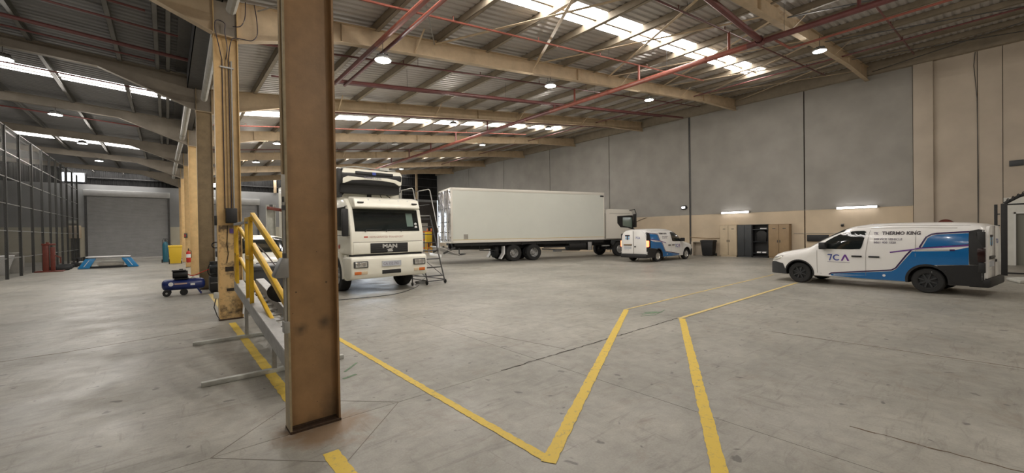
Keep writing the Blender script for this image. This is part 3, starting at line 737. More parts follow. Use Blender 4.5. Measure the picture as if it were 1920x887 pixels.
# ============================================================= LIGHTS
def highbay_parts(t, on=True):
    M().lathe([(0, .16), (.05, .16), (.06, .10), (.15, .09), (.17, .045), (.215, .02), (.215, -.01), (.20, -.015)], 'z', n=24).build('housing', 'steel_grey', t, smooth=40)
    M().lathe([(0, -.018), (.195, -.012)], 'z', n=24).build('lens', 'lens_lit' if on else 'white_plain', t)
    fn = M()
    for k in range(12):
        a = k * math.pi / 6; fn.bar((.06 * math.cos(a), .06 * math.sin(a), .115), (.15 * math.cos(a), .15 * math.sin(a), .105), .006, .04)
    fn.build('cooling_fin', 'steel_dark', t)
    M().tube([(0, 0, .15), (0, 0, .52)], .008, 6).build('hanging_rod', 'steel_dark', t)
lamps = []
rowname = {4.45: 'nearest the column row', 10.9: 'in mid bay', 17.65: 'toward the right wall', -3.3: 'of the left bay', -9.3: 'over the mesh enclosure'}
ordn = ['first', 'second', 'third', 'fourth', 'fifth', 'sixth', 'seventh', 'eighth', 'ninth']
proto = None; unlit = None
spots = [(0, 4.45), (0, 17.65), (0, -3.3), (1, 4.45), (1, 10.9), (1, 17.65), (1, -3.3), (2, 4.45), (2, 17.65), (2, -3.3), (3, 4.45), (3, 10.9), (3, 17.65), (3, -3.3),
         (4, 4.45), (4, 10.9), (4, 17.65), (4, -3.3), (5, 4.45), (5, 10.9), (5, 17.65), (5, -3.3), (6, 4.45), (6, -3.3), (7, 17.65), (7, -3.3)]
for i, X in spots:
    Y = FR[i]; lit = (i, X) != (5, 10.9)
    z = rz(X) - (.80 if Y < 20 else .60) if X > 0 else 6.66 + .0085 * (Y - 17.2)
    if Y == 10.5 and X == 4.45: X = 4.27; Y = 10.0; z = 6.21
    if Y == 4.08: Y = 3.85
    rn = rowname.get(X, rowname[4.45])
    where = 'behind the camera, %s row' % ordn[i] if Y < 0 else 'at the %s roof beam' % ordn[i - 2]
    lb = '%s round high-bay lamp %s, %s' % ('lit' if lit else 'unlit', where, rn)
    if proto is None:
        t = thing('high_bay_lamp', lb, 'lamp', (X, Y, z), 0, 'round high-bay lamps'); highbay_parts(t); proto = t
    elif not lit:
        t = thing('high_bay_lamp', lb, 'lamp', (X, Y, z), 0, 'round high-bay lamps'); highbay_parts(t, False)
    else:
        t = copy_tree(proto); t.location = (X, Y, z); t['label'] = lb
    if lit:
        made = True
        ld = bpy.data.lights.new('high_bay_light', 'POINT'); ld.shadow_soft_size = .035; ld.energy = LAMP_W * (.6 if X < 0 and Y < 20 else 1.0) * (1.2 if Y > 20 else 1); ld.color = LAMP_COL
        lamps.append((ld, t))
for ld, t in lamps:
    lo = bpy.data.objects.new('high_bay_light', ld); COL.objects.link(lo); lo.parent = t; lo.location = (0, 0, -.06)
# unlit slim emergency fitting
def batten(name, x, y0, y1, z, label):
    t = thing(name, label, 'lamp', (x, (y0 + y1) / 2, z), 0, 'fluorescent battens on the right wall')
    h = (y1 - y0) / 2
    M().box(.02, -h - .03, -.05, .09, h + .03, .05).build('batten_body', 'pipe_grey', t, bev=.01)
    M().cyl((0, -h, -.005), (0, h, -.005), .05, n=14).build('tube', 'tube_lit', t, smooth=40)
    for s in (-1, 1): M().box(-.05, s * h - .03 if s > 0 else -h - .03, -.055, .06, s * h + .03 if s > 0 else -h + .03, .05).build('end_cap', 'steel_grey', t, bev=.008)
    return t
batten('fluorescent_batten', XR - .13, 9.74, 11.44, 2.84, 'lit fluorescent batten above the beige cabinet on the right wall')
batten('fluorescent_batten', XR - .13, 3.70, 5.40, 2.82, 'lit fluorescent batten on the right wall above the nearer van')
t = thing('wall_floodlight', 'small lit floodlight on the wall pilaster above the black bin', 'lamp', (XR - .1, 13.95, 3.35))
M().box(-.14, -.17, -.13, .02, .17, .13).build('housing', 'black_plastic', t, bev=.02)
M().box(-.150, -.12, -.07, -.141, .12, .06).build('lens', 'tube_lit', t)
M().bar((-.02, -.2, -.02), (.12, -.2, -.02), .03, .1).bar((-.02, .2, -.02), (.12, .2, -.02), .03, .1).build('bracket', 'steel_dark', t)

# ============================================================= CARS AND VANS
class Shell:
    def __init__(s, L, W0, zt, plan, zb, zmf, n, tumble): s.L, s.W0, s.zt, s.plan, s.zb, s.zmf, s.n, s.tumble = L, W0, zt, plan, zb, zmf, n, tumble
    def top(s, f): return lerp_tab(s.zt, f)
    def wid(s, f): return s.W0 * lerp_tab(s.plan, f)
    def zm(s, f): return s.zmf(f, s.top(f))
    def side_y(s, f, z):
        W = s.wid(f); zm = s.zm(f); zt = s.top(f)
        if z <= zm: return W * (1 - .06 * ((zm - z) / max(zm, .1)) ** 2)
        q = min(.9999, (z - zm) / (zt - zm)); return W * (1 - q ** s.n) ** (1 / s.n) * (1 - s.tumble * q ** 1.3)
    def over(s, f, a):   # a in degrees, 0 = side at zm, 90 = roof centre
        zm = s.zm(f); zt = s.top(f); sa = math.sin(R(a)); ca = max(0, math.cos(R(a)))
        q = sa ** (2 / s.n); return (s.wid(f) * ca ** (2 / s.n) * (1 - s.tumble * q ** 1.3), zm + (zt - zm) * q)
    def body(s, name, m, parent, fs, wells=(), wr=.36, wd=.3):
        rings = []
        for f in fs:
            zb = s.zb(f); zm = s.zm(f); half = []
            half.append((0.0, zb))
            half.append((s.side_y(f, zb) - .05, zb))
            for k in range(7): z = zb + .03 + (zm - zb - .03) * k / 6; half.append((s.side_y(f, z), z))
            for a in (8, 16, 24, 32, 39, 45, 51, 58, 66, 75, 84, 90): half.append(s.over(f, a))
            ring = [(s.L - f, y, z) for y, z in half] + [(s.L - f, -y, z) for y, z in half[-2:0:-1]]
            rings.append(ring)
        n = len(rings[0]); v = [p for r in rings for p in r]; F = []
        for i in range(len(rings) - 1):
            for k in range(n): F.append((i * n + k, i * n + (k + 1) % n, (i + 1) * n + (k + 1) % n, (i + 1) * n + k))
        F.append(tuple(range(n))); F.append(tuple(range((len(rings) - 1) * n, len(rings) * n))[::-1])
        o = M().add(v, F).build(name, m, None)
        tmp = []
        for f in wells:
            for sd in (-1, 1):
                c = M().cyl((s.L - f, sd * (s.W0 + .2), .335), (s.L - f, sd * (s.W0 - wd), .335), wr, n=36).build('c', 'chassis_black')
                md = o.modifiers.new('b', 'BOOLEAN'); md.operation = 'DIFFERENCE'; md.object = c; md.solver = 'EXACT'; md.material_mode = 'TRANSFER'; tmp.append(c)
        if tmp:
            dg = bpy.context.evaluated_depsgraph_get(); dg.update(); me = bpy.data.meshes.new_from_object(o.evaluated_get(dg)); o.modifiers.clear(); o.data = me; me.name = name
            for c in tmp: bpy.data.objects.remove(c)
        me = o.data; me.shade_smooth(); me.set_sharp_from_angle(angle=R(42)); o.parent = parent
        return o
    def side(s, sd, off=.004):
        return lambda f, z: (s.L - f, sd * (s.side_y(f, z) + off), z)
    def flat_side(s, sd, f0, z0, size=1.0, off=.006):
        # text laid on a side: reads left to right seen from that side
        def fn(u, v):
            f = f0 - u if sd < 0 else f0 + u     # left side of the vehicle reads front to back
            return (s.L - f, sd * (s.side_y(f, z0 + v) + off), z0 + v)
        return fn
    def patch(s, name, m, parent, f0, f1, a0, a1, off=.008, nf=10, na=14):
        # a pane following the body between stations f0..f1 and angles a0..(180-a0) right across
        v = []; F = []
        for i in range(nf + 1):
            f = f0 + (f1 - f0) * i / nf
            for k in range(na + 1):
                a = a0 + (180 - 2 * a0) * k / na
                y, z = s.over(f, a if a <= 90 else 180 - a); sy = 1 if a <= 90 else -1
                v.append((s.L - f + off * .7, sy * y * 1.002, z + off))
        w = na + 1
        for i in range(nf):
            for k in range(na): F.append((i * w + k, i * w + k + 1, (i + 1) * w + k + 1, (i + 1) * w + k))
        return M().add(v, F).build(name, m, parent, smooth=50)
VAN = Shell(4.86, .925,
  [(0, .60), (.03, .70), (.10, .82), (.22, .92), (.40, .985), (.75, 1.06), (1.02, 1.12), (1.18, 1.17), (1.40, 1.33), (1.70, 1.53), (2.0, 1.70), (2.25, 1.79), (2.6, 1.845), (3.2, 1.865), (4.0, 1.86), (4.5, 1.835), (4.74, 1.80), (4.82, 1.765), (4.86, 1.73)],
  [(0, .66), (.04, .78), (.12, .87), (.28, .945), (.55, .985), (.9, 1.0), (4.3, 1.0), (4.7, .975), (4.82, .955), (4.86, .93)],
  lambda f: .25 if f > .2 else .23, lambda f, zt: min(1.0, zt * .80), 4.6, .085)
def wheel(parent, x, y, r, w, rimm, sd, spokes=5, rr=.6, name='wheel'):
    prof = [(r * rr, -w/2 + .01), (r * .9, -w/2), (r * .975, -w/2 + .02), (r, -w/2 + .05), (r, w/2 - .05), (r * .975, w/2 - .02), (r * .9, w/2), (r * rr, w/2 - .01)]
    t = M().lathe(prof, 'y', (0, 0, 0), 32).build(name, 'black_rubber', parent, smooth=35); t.location = (x, y, r)
    o = M().lathe([(r * .12, w * .28), (r * rr * .90, w * .20), (r * rr * .97, w * .42), (r * rr * 1.02, w * .46), (r * rr * 1.02, w * .38), (r * rr, -.1 * w)], 'y', (0, 0, 0), 32)
    if sd < 0: o.v = [(a, -b, c) for a, b, c in o.v]
    rim = o.build('rim', rimm, t, smooth=35)
    sp = M()
    for k in range(spokes):
        a = 2 * math.pi * k / spokes + .3
        p0 = (r * .1 * math.cos(a), sd * w * .36, r * .1 * math.sin(a)); p1 = (r * rr * .95 * math.cos(a), sd * w * .38, r * rr * .95 * math.sin(a))
        sp.bar(p0, p1, .035 if spokes > 4 else .06, .03, up=(0, 1, 0))
    sp.lathe([(0, sd * w * .42), (r * .15, sd * w * .40), (r * .17, sd * w * .30)], 'y', (0, 0, 0), 16)
    sp.build('hub_spokes', rimm, t, smooth=35)
    return t
def make_van(name, label, loc, rz_, rimm, lit):
    t = thing(name, label, 'van', loc, rz_)
    L = VAN.L
    fs = [0, .03, .06, .10, .16, .22, .30, .40, .50, .62, .75, .88, 1.02, 1.10, 1.18, 1.28, 1.40, 1.55, 1.7, 1.85, 2.0, 2.12, 2.25, 2.4, 2.6, 2.9, 3.2, 3.5, 3.8, 4.1, 4.3, 4.5, 4.62, 4.74, 4.82, 4.86]
    VAN.body('body', ['van_white'], t, fs, wells=(.93, 3.88), wr=.385, wd=.32)
    M().box(.25, -.72, .30, L - .35, .72, .42).build('underbody', 'chassis_black', t)
    for f in (.93, 3.88):
        for sd in (-1, 1):
            wheel(t, L - f, sd * .775, .325, .21, rimm, sd, 5 if rimm == 'silver_wheel' else 8)
            M().lathe([(.37, sd * .58), (.37, sd * .62)], 'y', (L - f, 0, .335), 24).box(L - f - .3, sd * .58 - .01, .3, L - f + .3, sd * .58 + .01, .62).build('wheel_well', 'chassis_black', t)
    # lower black cladding
    for sd in (-1, 1):
        S_ = VAN.side(sd, .010)
        def arch(fc, r0, r1, name='arch_trim'):
            pts = [(fc + r1 * math.cos(a), .335 + r1 * math.sin(a)) for a in [math.pi * k / 20 for k in range(-2, 23)]] + [(fc + r0 * math.cos(a), .335 + r0 * math.sin(a)) for a in [math.pi * k / 20 for k in range(22, -3, -1)]]
            pts = [(a, max(.26, b)) for a, b in pts]
            poly_mesh(pts, name, 'black_plastic', t, S_)
        arch(.93, .375, .415); arch(3.88, .375, .43)
        poly_mesh([(4.26, .26), (4.27, .45), (4.22, .60), (4.05, .74), (4.50, .775), (4.853, .79), (4.853, .26)], 'rear_side_cladding', 'black_plastic', t, VAN.side(sd, .008))
        poly_mesh([(4.60, .79), (4.60, 1.66), (4.853, 1.64), (4.853, .79)] if False else [(4.62, .79), (4.60, 1.62), (4.75, 1.66), (4.84, 1.64), (4.853, .79)], 'rear_pillar_band', 'black_plastic', t, VAN.side(sd, .009))
        # front bumper side
        poly_mesh([(.002, .26), (.002, .58), (.10, .66), (.24, .655), (.46, .60), (.53, .42), (.56, .26)], 'bumper_side', 'dark_plastic', t, VAN.side(sd, .012), .05)
        poly_mesh([(.03, .70), (.06, .78), (.30, .83), (.48, .86), (.40, .77), (.26, .70), (.12, .675)], 'headlamp', 'lens_clear', t, VAN.side(sd, .010), .05)
        poly_mesh([(.08, .76), (.30, .82), (.42, .85), (.30, .80)], 'lamp_brow', 'black_plastic', t, VAN.side(sd, .014), .05)
        # glass
        w = smooth_poly([(1.37, 1.105), (1.78, 1.44), (2.07, 1.595), (2.33, 1.645), (2.62, 1.65), (2.60, 1.50), (2.53, 1.17), (2.48, 1.115)])
        poly_mesh(w, 'side_window', 'glass_dark', t, VAN.side(sd, .007))
        # shut lines
        for nm, pts in (('front_door_line', [(1.43, .36), (1.43, 1.06)]), ('door_line', [(2.62, .36), (2.625, 1.0), (2.70, 1.66)]), ('sliding_door_line', [(3.66, .95), (3.66, 1.66)]), ('upper_crease', [(2.70, 1.72), (3.66, 1.725), (4.4, 1.70)]), ('roof_crease', [(2.2, 1.735), (3.2, 1.79), (4.6, 1.76)])):
            poly_mesh(stroke(pts, .008), nm, 'shut_line', t, VAN.side(sd, .006), .2)
        poly_mesh(stroke([(3.64, 1.135), (4.37, 1.145)], .022), 'slide_rail', 'rim_grey', t, VAN.side(sd, .014))
        poly_mesh(stroke([(4.29, 1.14), (4.38, 1.145)], .04), 'rail_end', 'livery_navy', t, VAN.side(sd, .016))
        for f in (2.42, 2.81):
            y = VAN.side_y(f, .91); M().bar((L - f - .12, sd * (y + .02), .91), (L - f + .12, sd * (y + .02), .91), .035, .045).build('door_handle', 'black_plastic', t, bev=.012)
        # mirror
        yb = VAN.side_y(1.62, 1.12)
        mi = M().box(L - 1.72, sd * (yb + .03), 1.10, L - 1.55, sd * (yb + .25), 1.31).bar((L - 1.6, sd * (yb - .03), 1.13), (L - 1.6, sd * (yb + .08), 1.15), .08, .06).build('mirror', 'black_plastic', t, bev=.03)
        # livery: blue fields
        poly_mesh([(3.79, 1.20), (3.89, 1.45), (3.97, 1.51), (4.06, 1.535), (4.61, 1.57), (4.61, 1.30), (4.3, 1.25)], 'blue_field', 'livery_blue', t, VAN.side(sd, .0065))
        poly_mesh([(3.60, 1.09), (4.30, 1.12), (4.61, 1.22), (4.61, .785), (4.2, .76), (3.88, .735), (3.62, .64), (3.50, .50), (3.47, .33), (3.46, .275), (2.5, .275), (1.80, .30), (1.77, .325), (1.80, .355), (3.18, .53), (3.28, .60)], 'blue_field', 'livery_blue', t, VAN.side(sd, .0055))
        for nm, pts, w_, mm in (('navy_stripe', [(1.73, .33), (1.80, .38), (3.18, .565), (3.27, .63), (3.48, .98), (3.58, 1.12)], .034, 'livery_navy'), ('navy_stripe', [(3.74, 1.20), (3.86, 1.47), (3.95, 1.54), (4.05, 1.565), (4.61, 1.605)], .036, 'livery_navy'),
                                ('purple_stripe', [(3.15, 1.05), (3.64, 1.145), (3.74, 1.18), (4.61, 1.265)], .032, 'livery_purple'), ('navy_stripe', [(3.74, 1.185), (4.61, 1.285)], .018, 'livery_navy'), ('white_stripe', [(1.85, .335), (2.6, .37), (1.85, .315)], .008, 'van_white')):
            poly_mesh(stroke(pts, w_), nm, mm, t, VAN.side(sd, .0085))
        # lettering
        if sd > 0: fx = lambda f0: f0
        width = .80
        s0 = 3.00 if sd > 0 else 3.80
        sgn = 1 if sd > 0 else -1
        def fn(f0, z0): return lambda u, v: (L - (f0 + sgn * u), sd * (VAN.side_y(f0 + sgn * u, z0 + v) + .0075), z0 + v)
        text_mesh('THERMO KING', .125, 'company_name', 'ink_dark', t, fn(2.97 if sd > 0 else 3.77, 1.535), bold=.004, xs=.93)
        text_mesh('TK', .10, 'emblem', 'ink_grey', t, fn(2.79 if sd > 0 else 3.95, 1.54), bold=.004, xs=.8)
        text_mesh('SERVICE VEHICLE', .078, 'service_line', 'ink_grey', t, fn(2.80 if sd > 0 else 3.5, 1.385), bold=.002)
        text_mesh('0861 400 1520', .078, 'phone_line', 'ink_grey', t, fn(2.80 if sd > 0 else 3.5, 1.295), bold=.002)
        # door emblem: slanted stroke, C and open A
        f0 = 1.70 if sd > 0 else 2.24
        def P(u, v): return (f0 + sgn * u, .765 + v)
        poly_mesh([P(.0, .16), P(.02, .185), P(.13, .185), P(.075, .0), P(.045, .0), P(.09, .155)], 'emblem_stroke', 'ink_blue', t, VAN.side(sd, .0075))
        c = [P(.24 + .095 * math.cos(a) * 1.05, .0925 + .0925 * math.sin(a)) for a in [R(45 + 270 * k / 14) for k in range(15)]] + [P(.24 + .06 * math.cos(a), .0925 + .06 * math.sin(a)) for a in [R(315 - 270 * k / 14) for k in range(15)]]
        poly_mesh(c, 'emblem_c', 'ink_blue', t, VAN.side(sd, .0075))
        poly_mesh([P(.34, 0), P(.425, .185), P(.465, .185), P(.545, 0), P(.50, 0), P(.443, .135), P(.385, 0)], 'emblem_a', 'livery_purple', t, VAN.side(sd, .0075))
        poly_mesh(stroke([P(0, -.045), P(.56, -.045)], .010), 'emblem_underline', 'ink_grey', t, VAN.side(sd, .0075))
        text_mesh('4MOTION' if False else 'TDI', .03, 'small_text', 'ink_grey', t, fn(1.5 if sd > 0 else 1.6, .34))
        o = M().lathe([(0, 0), (.035, 0)], 'y', (L - 3.02, sd * (VAN.side_y(3.02, .40) + .011), .40), 12).build('round_reflector', 'tape_white', t)
    # front bumper, grille, windscreen, rear
    b = [(L + .012, y, z) for y, z in ((-.60, .23), (.60, .23), (.61, .60), (-.61, .60))]
    M().box(L - .05, -.60, .24, L + .03, .60, .60).build('bumper_front', 'dark_plastic', t, bev=.03)
    M().box(L - .04, -.55, .61, L + .012, .55, .69).build('grille', 'black_plastic', t, bev=.01)
    M().box(L + .0, -.26, .40, L + .036, .26, .51).build('number_plate', 'number_plate', t)
    VAN.patch('windscreen', 'glass_dark', t, 1.19, 2.08, 46, 134)
    # rear doors stand proud of the back
    def door(y0, y1, nm):
        def yy(z): return VAN.side_y(4.80, z) - .065
        pts = []
        zs = [.46, .60, .80, 1.0, 1.2, 1.4, 1.55, 1.68, 1.74]
        if y0 >= 0: pts = [(y0, zs[0])] + [(yy(z), z) for z in zs] + [(y0, 1.755)]
        else: pts = [(y1, zs[0])] + [(-yy(z), z) for z in zs] + [(y1, 1.755)]
        return M().prism(pts, 'x', -.045, .02).build(nm, 'van_white', t, bev=.018)
    dl = door(.006, .8, 'rear_door'); dr = door(-.8, -.006, 'rear_door')
    M().box(-.10, -.86, .24, .30, .86, .455).build('bumper_rear', 'black_plastic', t, bev=.05)
    M().box(-.052, .10, .92, -.04, .66, 1.0).build('plate_recess', 'black_plastic', dl)
    M().box(-.056, .14, .74, -.045, .62, .87).build('number_plate', 'number_plate', dl)
    M().box(-.075, .12, .955, -.04, .64, 1.0).build('plate_garnish', 'cab_tan' if lit else 'steel_dark', dl, bev=.006)
    M().box(-.065, -.16, .83, -.045, -.06, .90).build('door_handle', 'black_plastic', dr, bev=.01)
    M().box(-.052, -.012, .46, -.044, .012, 1.74).build('centre_seal', 'shut_line', t)
    # rear print: square emblem and letters
    def rf(y0, z0): return lambda u, v: (-.0475, y0 - u, z0 + v)
    M().box(-.048, .27, 1.27, -.0455, .53, 1.47).build('emblem_ground', 'ink_cyan', dl)
    M().box(-.050, .24, 1.46, -.047, .56, 1.52).box(-.050, .365, 1.24, -.047, .435, 1.50).build('emblem_t', 'ink_dark', dl)
    M().box(-.049, .33, 1.28, -.0465, .35, 1.46).box(-.049, .45, 1.28, -.0465, .47, 1.46).box(-.049, .27, 1.36, -.0465, .53, 1.38).build('emblem_bars', 'van_white', dl)
    text_mesh('7CA', .16, 'rear_emblem', 'ink_blue', dr, rf(-.14, 1.30), bold=.003)
    text_mesh('0861 400 1520', .05, 'rear_phone', 'ink_grey', dl, rf(.60, .66))
    for sd in (-1, 1):
        tl = M().box(-.015, sd * .80, .86, .12, sd * .905, 1.20).build('tail_lamp', 'lamp_red_lit' if lit else 'lamp_red', t, bev=.02)
        M().box(-.012, sd * .81, 1.21, .12, sd * .865, 1.60).build('pillar_cover', 'black_plastic', t, bev=.015)
        M().box(-.012, sd * .80, .60, .10, sd * .90, .85).build('lamp_lower', 'black_plastic', t, bev=.015)
    return t
va = make_van('delivery_van', 'white service van with blue livery in the right foreground, seen from its side', (15.857, -.05, 0), R(82.1), 'dark_plastic', False)
vb = make_van('delivery_van', 'white service van with blue livery and lit tail lamps beside the box truck', (19.93, 12.90, 0), R(-3.0), 'silver_wheel', True)
# ============================================================= TRUCKS
def truck_wheel(parent, x, y, sd, r=.51, w=.30, rim='rim_grey', deep=True):
    prof = [(r * .55, -w/2 + .02), (r * .60, -w/2), (r * .93, -w/2), (r * .985, -w/2 + .025), (r, -w/2 + .06), (r, w/2 - .06), (r * .985, w/2 - .025), (r * .93, w/2), (r * .60, w/2), (r * .55, w/2 - .02)]
    t = M().lathe(prof, 'y', (0, 0, 0), 36).build('wheel', 'black_rubber', parent, smooth=35); t.location = (x, y, r)
    k = -1 if sd < 0 else 1
    pr = [(.0, .04), (.10, .04), (.11, -.02), (.20, -.05), (.245, -.02), (.275, .10), (.30, .125), (.305, .10), (.29, -.1)] if deep else [(0, .14), (.09, .14), (.11, .08), (.19, .10), (.25, .06), (.285, .125), (.305, .12), (.29, -.1)]
    pr = [(a * r / .51, k * b) for a, b in pr]
    M().lathe(pr, 'y', (0, 0, 0), 32).build('rim', rim, t, smooth=35)
    nb = M()
    for i in range(10):
        a = i * math.pi / 5; nb.cyl((.15 * math.cos(a), k * -.03, .15 * math.sin(a)), (.15 * math.cos(a), k * .01, .15 * math.sin(a)), .014, n=6)
    for i in range(5):
        a = i * 2 * math.pi / 5 + .2; nb.cyl((.235 * math.cos(a), k * .02, .235 * math.sin(a)), (.235 * math.cos(a), k * .03, .235 * math.sin(a)), .03, n=8)
    nb.build('wheel_nuts', 'steel_dark', t)
    return t
# ---- long box truck (right): origin on the floor below the middle of its tail
t = thing('box_truck', 'long white box truck with folded tail lift, parked along the right wall', 'truck', (12.66, 21.07, 0), R(-15))
H0, H1, LB, HW = 1.20, 4.39, 10.82, 1.27
bx = M().box(.02, -HW, H0 + .1, LB, HW, H1 - .04).build('cargo_box', 'box_white', t)
fr = M()
fr.box(0, -HW - .015, H1 - .16, LB + .02, -HW + .03, H1).box(0, HW - .03, H1 - .16, LB + .02, HW + .015, H1)
fr.box(0, -HW - .015, H0, LB + .02, -HW + .03, H0 + .17).box(0, HW - .03, H0, LB + .02, HW + .015, H0 + .17)
fr.box(-.01, -HW - .015, H0, .10, -HW + .03, H1).box(-.01, HW - .03, H0, .10, HW + .015, H1).box(LB - .05, -HW - .015, H0, LB + .02, -HW + .03, H1).box(LB - .05, HW - .03, H0, LB + .02, HW + .015, H1)
fr.box(-.01, -HW, H1 - .1, .06, HW, H1).box(-.01, -HW, H0, .06, HW, H0 + .1)
fr.build('box_frame', 'frame_white', t, bev=.006)
M().box(.1, -HW - .02, H0 + .17, LB - .05, -HW + .0, H0 + .195).build('reflective_strip', 'line_faded', t)
M().box(.75, -HW - .018, H0 + .22, 1.0, -HW, H0 + .50).build('side_placard', 'concrete_plain', t)
M().box(LB - .32, -HW - .022, H1 - .30, LB - .04, -HW, H1 - .20).build('marker_lamp', 'black_plastic', t)
for y0, y1 in ((-HW + .04, -.01), (.01, HW - .04)):
    d = M().box(-.045, y0, H0 + .1, -.0, y1, H1 - .1).build('rear_door', 'mirror_door', t, bev=.008)
    for yy in ((y0 + y1) / 2 - .25, (y0 + y1) / 2 + .25):
        M().cyl((-.075, yy, H0 + .05), (-.075, yy, H1 - .08), .016, n=8).build('lock_bar', 'chrome', d)
        for z in (H0 + .15, H0 + .6, 2.4, 3.2, H1 - .2): M().box(-.085, yy - .03, z, -.045, yy + .03, z + .05).build('bar_guide', 'steel_dark', d)
    yh = y0 if y0 < -.5 else y1
    for z in (H0 + .3, H0 + .95, H0 + 1.6, H0 + 2.3, H0 + 2.9): M().box(-.07, yh - .07, z, -.03, yh + .07, z + .09).build('hinge', 'chrome', d)
M().box(.3, -.45, .78, LB + 2.2, -.28, 1.14).box(.3, .28, .78, LB + 2.2, .45, 1.10).build('chassis_rail', 'chassis_black', t)
M().box(.4, -HW + .1, 1.02, LB, HW - .1, 1.17).build('sub_frame', 'chassis_black', t)
for x in [1.2 + 1.1 * k for k in range(9)]: M().box(x, -1.2, .98, x + .06, 1.2, 1.16).build('cross_member', 'chassis_black', t)
for x in (3.97, 5.36):
    for sd in (-1, 1):
        truck_wheel(t, x, sd * 1.10, sd); 
        wi = M().lathe([(.28, -.14), (.5, -.14), (.51, -.09), (.51, .09), (.5, .14), (.28, .14)], 'y', (0, 0, 0), 28).build('inner_wheel', 'black_rubber', t, smooth=35); wi.location = (x, sd * .76, .51)
    M().cyl((x, -1.0, .51), (x, 1.0, .51), .09, n=12).build('axle', 'chassis_black', t)
for sd in (-1, 1): truck_wheel(t, 12.2, sd * 1.08, sd, deep=False)
M().cyl((12.2, -1.0, .51), (12.2, 1.0, .51), .08, n=12).build('axle', 'chassis_black', t)
# mud flaps (one bright, ends kicked out), spare wheel carrier
for y, m_ in ((-1.26, 'tape_white'), (.72, 'tape_white')):
    f = M().prism([(3.30, .95), (3.34, .95), (3.34, .50), (3.12, .16), (3.07, .18), (3.28, .52)], 'y', y, y + .42).build('mud_flap', m_, t)
M().lathe([(.1, -.1), (.42, -.1), (.44, 0), (.42, .1), (.1, .1)], 'x', (2.95, -.55, .66), 24).build('spare_wheel', 'black_rubber', t, smooth=35)
M().tube([(1.75, -1.15, .98), (1.75, -1.15, .74), (2.9, -1.15, .70)], .025, 6).tube([(1.75, 1.15, .98), (1.75, 1.15, .74), (2.9, 1.15, .70)], .025, 6).build('side_guard', 'chassis_black', t)
M().box(6.1, -1.2, .76, 8.2, -1.14, .84).box(6.1, -1.2, .98, 8.2, -1.14, 1.0).build('side_guard', 'chassis_black', t)
M().cyl((8.0, -.95, .82), (9.35, -.95, .82), .29, n=20).build('fuel_tank', 'chassis_black', t, smooth=40)
M().box(9.45, -1.22, .52, 9.85, -.72, 1.02).build('battery_box', 'black_plastic', t, bev=.02); M().box(9.48, -1.235, .5, 9.78, -1.215, 1.06).build('box_cover', 'galv', t, bev=.01)
M().tube([(6.3, -.6, .66), (7.2, -.62, .60), (8.1, -.6, .55), (9.3, -.5, .5)], .05, 8).box(7.2, -.75, .45, 7.7, -.45, .62).build('exhaust', 'steel_grey', t)
# tail lift folded under the box
tl = M().bar((.25, -1.15, .95), (-.45, -1.15, .62), .06, .10).bar((.25, 1.15, .95), (-.45, 1.15, .62), .06, .10).build('lift_arm', 'steel_dark', t)
for k in range(9):
    y = -1.12 + k * .28; M().bar((-.60, y, 1.0), (.50, y, .50), .20, .05, up=(0, 0, 1)).build('lift_slat', 'steel_light', t)
M().bar((-.62, -1.2, .50), (-.62, 1.2, .50), .10, .16, up=(0, 0, 1)).build('lift_edge', 'tape_white', t, bev=.01)
M().bar((.55, -1.0, .52), (.85, -1.0, .56), .5, .04).bar((.5, -1.1, .9), (.5, -1.1, .45), .05, .05).build('lift_foot', 'steel_dark', t)
for sd in (-1, 1): M().box(-.05, sd * .8 - .2, .78, .02, sd * .8 + .2, .90).build('rear_lamp', 'lamp_red', t)
